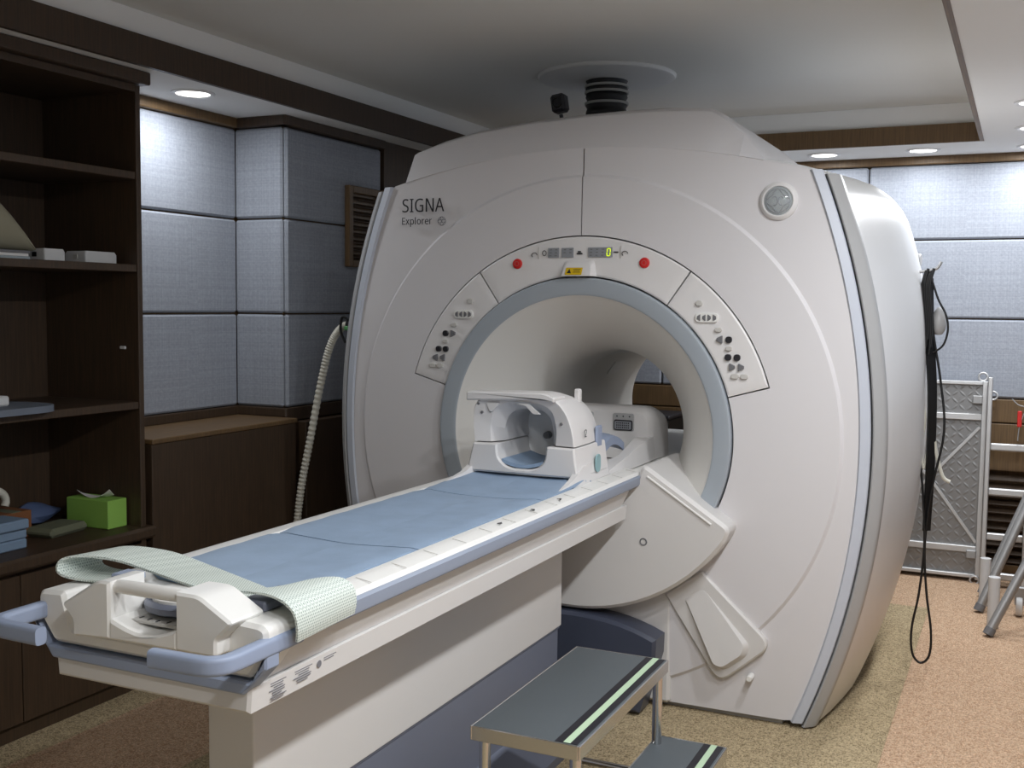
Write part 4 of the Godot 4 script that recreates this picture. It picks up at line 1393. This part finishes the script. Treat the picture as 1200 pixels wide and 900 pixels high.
# ------------------------------------------------------------------ bookcase and low cabinet on the left
func bookcase() -> void:
	var o := thing("bookcase", "dark brown wooden bookcase with open shelves against the left wall", "bookcase", Vector3(-1.66, 0, 1.8))
	var xf := -1.48; var xb := -1.955; var za := 0.685; var zb := 2.95
	plain_box("side_panel", Vector3(xb, 0, za), Vector3(xf, 2.27, za + 0.024), M.dark_wood, o, 0.002)
	plain_box("side_panel", Vector3(xb, 0, zb - 0.024), Vector3(xf, 2.27, zb), M.dark_wood, o, 0.002)
	plain_box("divider", Vector3(xb, 0.632, 1.80), Vector3(xf - 0.01, 2.27, 1.824), M.dark_wood, o, 0.002)
	plain_box("back_panel", Vector3(-1.968, 0.0, za), Vector3(-1.955, 2.27, zb), M.dark_wood, o)
	for y in [1.955, 1.615, 1.105]:
		plain_box("shelf", Vector3(xb + 0.004, y - 0.028, za + 0.025), Vector3(xf - 0.004, y, 1.799), M.dark_wood, o, 0.002)
		plain_box("shelf", Vector3(xb + 0.004, y - 0.028, 1.825), Vector3(xf - 0.004, y, zb - 0.025), M.dark_wood, o, 0.002)
	plain_box("counter", Vector3(xb + 0.004, 0.585, za - 0.03), Vector3(-1.450, 0.630, zb), M.dark_wood, o, 0.010)
	plain_box("top_panel", Vector3(xb, 2.245, za + 0.025), Vector3(xf, 2.27, zb - 0.025), M.dark_wood, o)
	plain_box("crown", Vector3(xb, 2.272, za - 0.02), Vector3(-1.445, 2.318, zb + 0.02), M.dark_wood, o, 0.004)
	plain_box("carcass", Vector3(xb + 0.005, 0.06, za + 0.025), Vector3(xf - 0.028, 0.58, zb - 0.025), M.dark_wood, o)
	for k in 4:
		var z0 := 0.695 + 0.564 * k
		plain_box("door", Vector3(xf - 0.024, 0.065, z0), Vector3(xf - 0.002, 0.565, z0 + 0.560), M.dark_wood, o, 0.002)
	plain_box("toe_kick", Vector3(xb + 0.01, 0.0, za), Vector3(-1.515, 0.062, zb), M.dark_wood, o)
	# low cabinet under the padded wall
	var c := thing("low_cabinet", "low dark wooden cabinet with a ledge below the padded wall", "cabinet", Vector3(-1.65, 0, 0.15))
	plain_box("body", Vector3(-1.81, 0.0, -0.256), Vector3(-1.492, 0.935, 0.650), M.dark_wood, c, 0.002)
	plain_box("front_panel", Vector3(-1.494, 0.0, -0.252), Vector3(-1.478, 0.935, 0.652), M.dark_wood, c, 0.002)
	plain_box("ledge", Vector3(-1.812, 0.936, -0.258), Vector3(-1.472, 0.956, 0.654), M.brown_wood, c, 0.003)
	shelf_things()

func shelf_things() -> void:
	# green tissue box on the counter
	var t := thing("tissue_box", "lime green tissue box with a white tissue on the counter", "tissue box", Vector3(-1.65, 0.630, 0.765))
	box(Vector3(-1.650, 0.684, 0.764), Vector3(0.212, 0.107, 0.094), 0.003)
	put("carton", M.tissue_green, t)
	var rows := []
	for i in 9:
		var row := PackedVector3Array()
		var u := i / 8.0
		for k in 6:
			var w := k / 5.0
			var edge := absf(u - 0.5) * 2.0
			row.append(Vector3(-1.655 + 0.165 * (u - 0.5), 0.739 + 0.036 * edge * edge * (0.35 + 0.65 * w) * (1.0 if u > 0.5 else 0.6), 0.764 + 0.045 * (w - 0.5) * (1.0 - 0.5 * edge)))
		rows.append(row)
	slab(rows, Vector3(0, -0.0015, 0))
	put("tissue", M.tissue_white, t, 50.0)
	# khaki flat pouch
	T = Transform3D(Basis(Vector3(0, 1, 0), 0.12), Vector3(-1.665, 0.648, 0.94))
	box(Vector3.ZERO, Vector3(0.13, 0.034, 0.19), 0.013)
	tag(put("flat_pouch", M.pad_khaki), "khaki flat pouch lying on the counter left of the green box", "pouch")
	# blue bag behind
	var bag := []
	for i in 7:
		var a := i / 6.0
		var row := PackedVector3Array()
		for k in 13:
			var b := TAU * k / 12.0
			var r := 0.065 * sin(PI * clampf(a, 0.06, 0.94)) * (1.0 + 0.15 * sin(3.0 * b + a * 4.0))
			row.append(Vector3(-1.85 + r * cos(b) * 0.8, 0.672 + r * sin(b) * 0.70, 0.76 + 0.24 * a))
		bag.append(row)
	grid(bag)
	for i in V.size(): V[i].y = maxf(V[i].y, 0.632)
	tag(put("cloth_bag", M.bag_blue, self, 50.0), "crumpled blue cloth bag at the back of the counter", "bag")
	# cardboard box and blue foam pads
	var cb := thing("cardboard_box", "small brown cardboard box on the counter at the left edge", "box", Vector3(-1.76, 0.630, 1.10))
	box(Vector3(-1.775, 0.679, 1.08), Vector3(0.14, 0.096, 0.13), 0.002)
	put("carton", M.cardboard, cb)
	box(Vector3(-1.775, 0.7275, 1.08), Vector3(0.138, 0.002, 0.04), 0.0)
	put("tape", M.pad_khaki, cb)
	for k in 3:
		box(Vector3(-1.630 + (0.012 if k == 2 else 0.0), 0.6475 + 0.0345 * k, 1.235), Vector3(0.13, 0.034, 0.16), 0.005)
		tag(put("foam_pad", M.foam_blue), ["lowest of three blue foam pads stacked on the counter's left", "middle of three blue foam pads stacked on the counter's left", "topmost of three blue foam pads stacked on the counter's left"][k], "foam pad", "stacked blue foam pads")
	var arc := []
	for i in 14:
		var a := lerpf(-0.35, PI * 0.9, i / 13.0)
		arc.append(Vector3(-1.775, 0.760 + 0.050 * sin(a), 1.14 - 0.075 * cos(a)))
	tube(arc, 0.014, 12)
	tag(put("hose_loop", M.hose_white, self, 60.0), "white bent hose loop lying on the brown cardboard box", "hose")
	# shelf at 1.105: grey pad with a white box on it
	var gp := fillet([Vector2(-0.13, -0.30), Vector2(0.13, -0.30), Vector2(0.13, 0.22), Vector2(-0.13, 0.22)], 0.11, 6)
	var g0 := PackedVector3Array(); var g1 := PackedVector3Array()
	for p in gp:
		g0.append(Vector3(-1.56 + p.x, 1.106, 1.32 - p.y)); g1.append(Vector3(-1.56 + p.x, 1.128, 1.32 - p.y))
	loft([g0, g1])
	tag(put("surface_pad", M.pad_grey), "dark grey flat pad with a rounded end jutting off the shelf", "pad")
	box(Vector3(-1.60, 1.146, 1.36), Vector3(0.16, 0.034, 0.22), 0.006)
	tag(put("white_case", M.box_white), "flat white case lying on the dark grey pad", "case")
	# shelf at 1.615: magazines, cushion, two white power boxes
	for k in 3:
		box(Vector3(-1.64, 1.6205 + 0.010 * k, 1.265 + 0.006 * (k % 2)), Vector3(0.20, 0.0095, 0.25), 0.001)
		tag(put("magazine", [M.paper, M.tissue_white, M.button_grey][k]), ["lowest magazine under the beige cushion", "middle magazine under the beige cushion", "topmost magazine under the beige cushion"][k], "magazine", "magazines under the cushion")
	var cr := []
	for i in 11:
		var u := i / 10.0
		var row := PackedVector3Array()
		var zc := lerpf(1.085, 1.62, u)
		var hh := 0.012 + 0.245 * pow(sin(clampf(u * 1.5, 0.0, 0.98) * PI * 0.52), 0.9)
		for k in 16:
			var b := TAU * k / 16
			var sx := 0.045 + 0.045 * sin(u * PI)
			row.append(Vector3(-1.62 + sx * cos(b) * (1.0 + 0.08 * sin(b * 3)), 1.647 + hh / 2 + hh / 2 * sin(b), zc))
		cr.append(row)
	loft(cr)
	tag(put("cushion", M.cushion, self, 60.0), "beige fabric cushion propped on the bookcase shelf", "cushion")
	for q in [[1.025, 0.09, 0.042, "white plastic box with a black socket beside the beige cushion"], [0.815, 0.15, 0.042, "white plastic box nearest the end of the bookcase shelf"]]:
		var w := thing("power_box", q[3], "box", Vector3(-1.605, 1.615, q[0]), "white boxes on the shelf")
		var b0 := PackedVector3Array(); var b1 := PackedVector3Array(); var b2 := PackedVector3Array()
		for p in rounded(0.105, q[1], 0.008):
			b0.append(Vector3(-1.603 + p.x, 1.616, q[0] + p.y))
			b1.append(Vector3(-1.603 + p.x, 1.616 + q[2] * 0.75, q[0] + p.y))
			b2.append(Vector3(-1.603 + p.x * 0.92, 1.616 + q[2], q[0] + p.y * 0.92))
		loft([b0, b1, b2])
		put("casing", M.box_white, w)
		box(Vector3(-1.60, 1.638, q[0] + q[1] / 2 + 0.0005), Vector3(0.022, 0.016, 0.003), 0.001)
		put("socket", M.black if q[0] > 1.0 else M.button_light, w)
	box(Vector3(-1.555, 1.305, 0.714), Vector3(0.028, 0.012, 0.010), 0.003)
	tag(put("shelf_clip", M.box_white), "tiny white clip on the inside of the bookcase's end panel", "clip")

# ------------------------------------------------------------------ on and under the ceiling
func ceiling_things() -> void:
	var o := thing("ceiling_flange", "round pale cover plate on the ceiling above the magnet", "cover plate", Vector3(-0.25, 2.51, -0.92))
	T = Transform3D(Basis(Vector3(1, 0, 0), PI / 2), Vector3(-0.25, 2.515, -0.92))
	lathe([[0.0, 0.018], [0.285, 0.018], [0.305, 0.014], [0.312, 0.006], [0.312, 0.0]], 72)
	put("plate", M.disc_white, o, 30.0)
	var q := thing("vent_pipe", "ribbed black vent pipe with silver clamps on top of the magnet", "pipe", Vector3(-0.26, 2.2, -0.95))
	var prof := []
	for k in 33:
		var t := k / 32.0
		prof.append([0.092 + 0.004 * cos(t * TAU * 11), lerpf(2.10, 2.498, t)])
	T = Transform3D(Basis(Vector3(1, 0, 0), -PI / 2), Vector3(-0.26, 0, -0.95))
	lathe(prof, 40)
	put("hose", M.black, q, 60.0)
	for y in [2.472, 2.445, 2.395]:
		T = Transform3D(Basis(Vector3(1, 0, 0), -PI / 2), Vector3(-0.26, 0, -0.95))
		lathe([[0.095, y - 0.006], [0.100, y - 0.005], [0.100, y + 0.005], [0.095, y + 0.006]], 40)
		put("clamp", M.clamp_grey, q)
	var c := thing("small_camera", "small dark boxy camera on a thin stalk above the magnet", "camera", Vector3(-0.25, 2.19, -0.40))
	tube([Vector3(-0.262, 2.16, -0.45), Vector3(-0.267, 2.235, -0.45), Vector3(-0.274, 2.27, -0.45)], 0.008, 8)
	put("stalk", M.button_dark, c)
	T = Transform3D(Basis(Vector3(0, 0, 1), 0.16), Vector3(-0.280, 2.315, -0.45))
	box(Vector3.ZERO, Vector3(0.062, 0.075, 0.06), 0.010)
	put("camera_body", M.button_dark, c)
	T = Transform3D(Basis(Vector3(0, 0, 1), 0.16), Vector3(-0.280, 2.315, -0.45))
	lathe([[0.0, 0.026], [0.016, 0.028], [0.020, 0.034], [0.022, 0.030], [0.022, 0.02]], 20)
	put("lens", M.black, c)

# ------------------------------------------------------------------ scaffold parts by the back wall
func scaffold() -> void:
	var o := thing("scaffold_platform", "aluminium scaffold platform of chequer plate leaning upright on the back wall", "platform", Vector3(1.05, 0, -2.5))
	var lean := Transform3D(Basis(Vector3(1, 0, 0), -0.065), Vector3(0, 0.012, -2.575))
	T = lean
	box(Vector3(1.03, 0.54, -0.012), Vector3(0.58, 1.06, 0.006), 0.001)
	put("plate", M.chequer_plate, o)
	for x in [0.735, 1.325]:
		T = lean
		box(Vector3(x, 0.54, 0.0), Vector3(0.026, 1.08, 0.05), 0.003)
		put("side_rail", M.alu, o)
	for y in [0.02, 0.165, 0.885, 1.07]:
		T = lean
		box(Vector3(1.03, y, 0.004), Vector3(0.565, 0.034 if y > 0.1 and y < 1.0 else 0.02, 0.04), 0.003)
		put("cross_bar", M.alu, o)
	for q in [[Vector3(1.305, 0.83, 0.0), Vector3(1.06, 0.54, 0.0)], [Vector3(1.06, 0.54, 0.0), Vector3(1.31, 0.20, 0.0)], [Vector3(0.76, 0.83, 0.0), Vector3(1.06, 0.54, 0.0)], [Vector3(1.06, 0.54, 0.0), Vector3(0.76, 0.20, 0.0)]]:
		T = lean
		sweep([q[0], q[1]], rounded(0.016, 0.012, 0.002), Vector3(0, 0, 1))
		put("brace", M.alu, o)
	for q in [Vector3(1.312, 1.105, 0.0), Vector3(1.365, 1.005, 0.0), Vector3(1.312, 0.0, 0.03), Vector3(1.335, 0.075, 0.0)]:
		var ring := []
		for i in 17: ring.append(q + Vector3(cos(TAU * i / 16) * 0.022, sin(TAU * i / 16) * 0.022, 0))
		T = lean
		tube(ring, 0.006, 8, false)
		put("ring", M.alu, o, 60.0)
	for y in [0.98, 0.14]:
		T = lean
		box(Vector3(1.290, y, 0.03), Vector3(0.05, 0.045, 0.03), 0.004)
		put("hinge", M.alu_dull, o)
	# ladder behind
	var l := thing("ladder", "aluminium ladder with flat rungs leaning at the right edge", "ladder", Vector3(1.45, 0, -2.45))
	var up := Transform3D(Basis(Vector3(1, 0, 0), -0.06), Vector3(0, 0.0, -2.50))
	for x in [1.352, 1.552]:
		T = up
		box(Vector3(x, 0.56, 0), Vector3(0.024, 1.12, 0.05), 0.004)
		put("rail", M.alu, l)
	for y in [0.06, 0.27, 0.51, 0.75]:
		T = up
		box(Vector3(1.452, y, 0), Vector3(0.18, 0.038, 0.04), 0.006)
		put("rung", M.alu, l)
	T = up
	box(Vector3(1.500, 0.905, 0.035), Vector3(0.022, 0.085, 0.010), 0.003)
	put("red_tag", M.red_tag, l)
	T = up
	tube(smooth_path([Vector3(1.46, 1.01, 0.03), Vector3(1.49, 0.98, 0.035), Vector3(1.53, 0.965, 0.035), Vector3(1.515, 0.92, 0.035), Vector3(1.50, 0.86, 0.035), Vector3(1.495, 0.79, 0.035)], 4), 0.003, 6)
	put("latch_wire", M.alu_dull, l)
	T = up
	tube(smooth_path([Vector3(1.575, 0.86, 0.03), Vector3(1.60, 0.84, 0.03), Vector3(1.60, 0.66, 0.03), Vector3(1.575, 0.60, 0.03), Vector3(1.56, 0.62, 0.03)], 4), 0.008, 8)
	put("hook", M.alu_dull, l)
	# three loose tubes leaning to the right
	var ends := [[Vector3(1.36, 0.02, -2.25), Vector3(1.95, 1.55, -2.62), "grey steel tube leaning at the right edge, farthest of three"], [Vector3(1.355, 0.012, -1.93), Vector3(1.95, 1.55, -2.40), "grey steel tube leaning at the right edge, middle of three"], [Vector3(1.41, 0.012, -1.52), Vector3(2.05, 1.40, -2.05), "grey steel tube leaning at the right edge, nearest of three"]]
	for i in 3:
		var e: Array = ends[i]
		var t := thing("scaffold_tube", e[2], "tube", e[0], "leaning scaffold tubes")
		tube([e[0], e[1]], 0.021, 14)
		var b := put("tube", M.alu_dull, t, 60.0)
		var d: Vector3 = (e[1] - e[0]).normalized()
		tube([e[0] - d * 0.004, e[0] + d * 0.03], 0.024, 14)
		put("end_cap", M.button_grey, b)
	for q in [[Vector3(1.375, 0.0, -2.08), 0.24, "white plastic sleeve standing under the ladder's lowest rung"], [Vector3(1.425, 0.0, -1.68), 0.24, "white plastic sleeve standing between the leaning tubes"]]:
		tube([q[0] + Vector3(0, 0.001, 0), q[0] + Vector3(0, q[1], 0.0)], 0.026, 16)
		tag(put("leg_sleeve", M.box_white, self, 60.0), q[2], "sleeve", "white sleeves of the scaffold legs")
	var w := thing("castor_wheel", "small white castor wheel on the carpet at the right edge", "castor", Vector3(1.53, 0, -1.95))
	T = Transform3D(Basis(Vector3(0, 1, 0), PI / 2), Vector3(1.535, 0.05, -1.95))
	lathe([[0.0, 0.014], [0.014, 0.016], [0.046, 0.013], [0.049, 0.0], [0.046, -0.013], [0.014, -0.016], [0.0, -0.014]], 28)
	put("wheel", M.box_white, w)
	box(Vector3(1.535, 0.10, -1.95), Vector3(0.045, 0.09, 0.03), 0.004)
	put("fork", M.alu_dull, w)

# ------------------------------------------------------------------ cables and hose
func cables() -> void:
	var x := 1.185
	var z := -0.80
	var o := thing("cable_bundle", "black strap and looped cables hanging on the magnet's right side", "cable", Vector3(x, 0.9, z))
	tube(smooth_path([Vector3(1.115, 1.625, z), Vector3(1.15, 1.63, z), Vector3(1.185, 1.64, z), Vector3(1.20, 1.665, z)], 4), 0.006, 8)
	put("hook", M.alu, o)
	ribbon(spread([Vector3(1.155, 1.60, z + 0.01), Vector3(1.165, 1.40, z + 0.01), Vector3(1.185, 1.15, z + 0.01), Vector3(1.188, 0.85, z + 0.01), Vector3(1.183, 0.60, z + 0.01)], 5), spread([Vector3(0.032, 0, -0.02), Vector3(0.032, 0, -0.02), Vector3(0.03, 0, -0.02), Vector3(0.028, 0, -0.02), Vector3(0.024, 0, -0.02)], 5), 0.010)
	put("strap", M.black, o)
	tube(smooth_path([Vector3(1.15, 1.62, z + 0.02), Vector3(1.14, 1.45, z + 0.02), Vector3(1.14, 1.15, z + 0.02), Vector3(1.145, 0.95, z + 0.02), Vector3(1.165, 0.75, z + 0.02), Vector3(1.178, 0.55, z + 0.02), Vector3(1.165, 0.35, z + 0.02), Vector3(1.142, 0.20, z + 0.02), Vector3(1.148, 0.10, z + 0.02), Vector3(1.18, 0.065, z + 0.02), Vector3(1.212, 0.10, z + 0.02), Vector3(1.215, 0.20, z + 0.02), Vector3(1.192, 0.36, z + 0.02), Vector3(1.18, 0.55, z + 0.02), Vector3(1.20, 0.78, z + 0.02), Vector3(1.235, 1.00, z + 0.02), Vector3(1.215, 1.20, z + 0.02), Vector3(1.18, 1.40, z + 0.02), Vector3(1.165, 1.60, z + 0.02)], 5), 0.0048, 7)
	put("long_loop", M.black, o, 60.0)
	tube(smooth_path([Vector3(1.165, 1.61, z + 0.03), Vector3(1.195, 1.52, z + 0.03), Vector3(1.225, 1.46, z + 0.03), Vector3(1.235, 1.40, z + 0.03), Vector3(1.22, 1.34, z + 0.03), Vector3(1.185, 1.31, z + 0.03)], 5), 0.0042, 7)
	put("short_loop", M.black, o, 60.0)
	for k in 5:
		var dx := 0.007 * k
		tube(smooth_path([Vector3(1.148 + dx, 1.63 + 0.008 * sin(k * 2.0), z + 0.025), Vector3(1.135 + dx, 1.56, z + 0.03), Vector3(1.15 + dx, 1.42, z + 0.03), Vector3(1.152 + dx * 0.8, 1.30 + 0.03 * (k % 3), z + 0.03)], 4), 0.006, 7)
		put("coil_turn", M.black, o, 60.0)
	var bulb := thing("squeeze_bulb", "grey rubber squeeze bulb hanging among the black cables", "bulb", Vector3(1.20, 1.44, z))
	T = Transform3D(Basis(Vector3(1, 0, 0), -PI / 2), Vector3(1.198, 1.43, z - 0.005))
	lathe([[0.0, -0.052], [0.014, -0.050], [0.026, -0.032], [0.030, -0.008], [0.026, 0.020], [0.016, 0.044], [0.006, 0.056], [0.0, 0.058]], 24)
	put("bulb", M.band_grey, bulb, 60.0)
	tube(smooth_path([Vector3(1.145, 1.12, z), Vector3(1.160, 1.05, z), Vector3(1.150, 0.92, z), Vector3(1.165, 0.85, z), Vector3(1.19, 0.98, z), Vector3(1.21, 0.90, z), Vector3(1.235, 0.82, z), Vector3(1.262, 0.80, z)], 6), 0.0075, 8)
	tag(put("white_cable", M.hose_white, self, 60.0), "white cable dangling behind the black strap", "cable")
	# corrugated hose on the left
	var h := thing("corrugated_hose", "white corrugated hose hanging from the magnet's left side", "hose", Vector3(-1.25, 0.7, -0.2))
	var path := smooth_path([Vector3(-1.13, 1.385, -0.20), Vector3(-1.19, 1.375, -0.20), Vector3(-1.25, 1.30, -0.20), Vector3(-1.30, 1.14, -0.20), Vector3(-1.36, 0.88, -0.20), Vector3(-1.410, 0.66, -0.20), Vector3(-1.440, 0.46, -0.20), Vector3(-1.440, 0.25, -0.15), Vector3(-1.40, 0.06, -0.05), Vector3(-1.25, 0.025, 0.1)], 46)
	var rr := []
	for i in path.size(): rr.append(0.0160 + (0.0016 if i % 4 < 2 else -0.0014))
	tube(path, rr, 12)
	put("hose", M.hose_white, h, 70.0)
	T = Transform3D(Basis(Vector3(0, 1, 0), -PI / 2), Vector3(-1.10, 1.385, -0.20))
	lathe([[0.0, 0.06], [0.026, 0.058], [0.034, 0.045], [0.036, 0.0]], 20)
	var cn := put("connector", M.black, h)
	box(Vector3(-1.145, 1.372, -0.165), Vector3(0.022, 0.018, 0.012), 0.003)
	put("green_mark", M.green_mark, cn)
	tube(smooth_path([Vector3(-1.13, 1.40, -0.17), Vector3(-1.165, 1.42, -0.165), Vector3(-1.175, 1.36, -0.165), Vector3(-1.15, 1.31, -0.165)], 5), 0.006, 7)
	put("lead", M.black, h)
	# box of equipment seen through the bore
	var e := thing("equipment_case", "black equipment case behind the magnet, seen through the bore", "case", Vector3(-0.75, 0, -2.4))
	plain_box("case_body", Vector3(-1.1, 0.0, -2.62), Vector3(-0.35, 0.82, -2.3), M.black, e, 0.01)
	plain_box("case_lid", Vector3(-1.11, 0.821, -2.63), Vector3(-0.34, 0.845, -2.29), M.button_dark, e, 0.006)
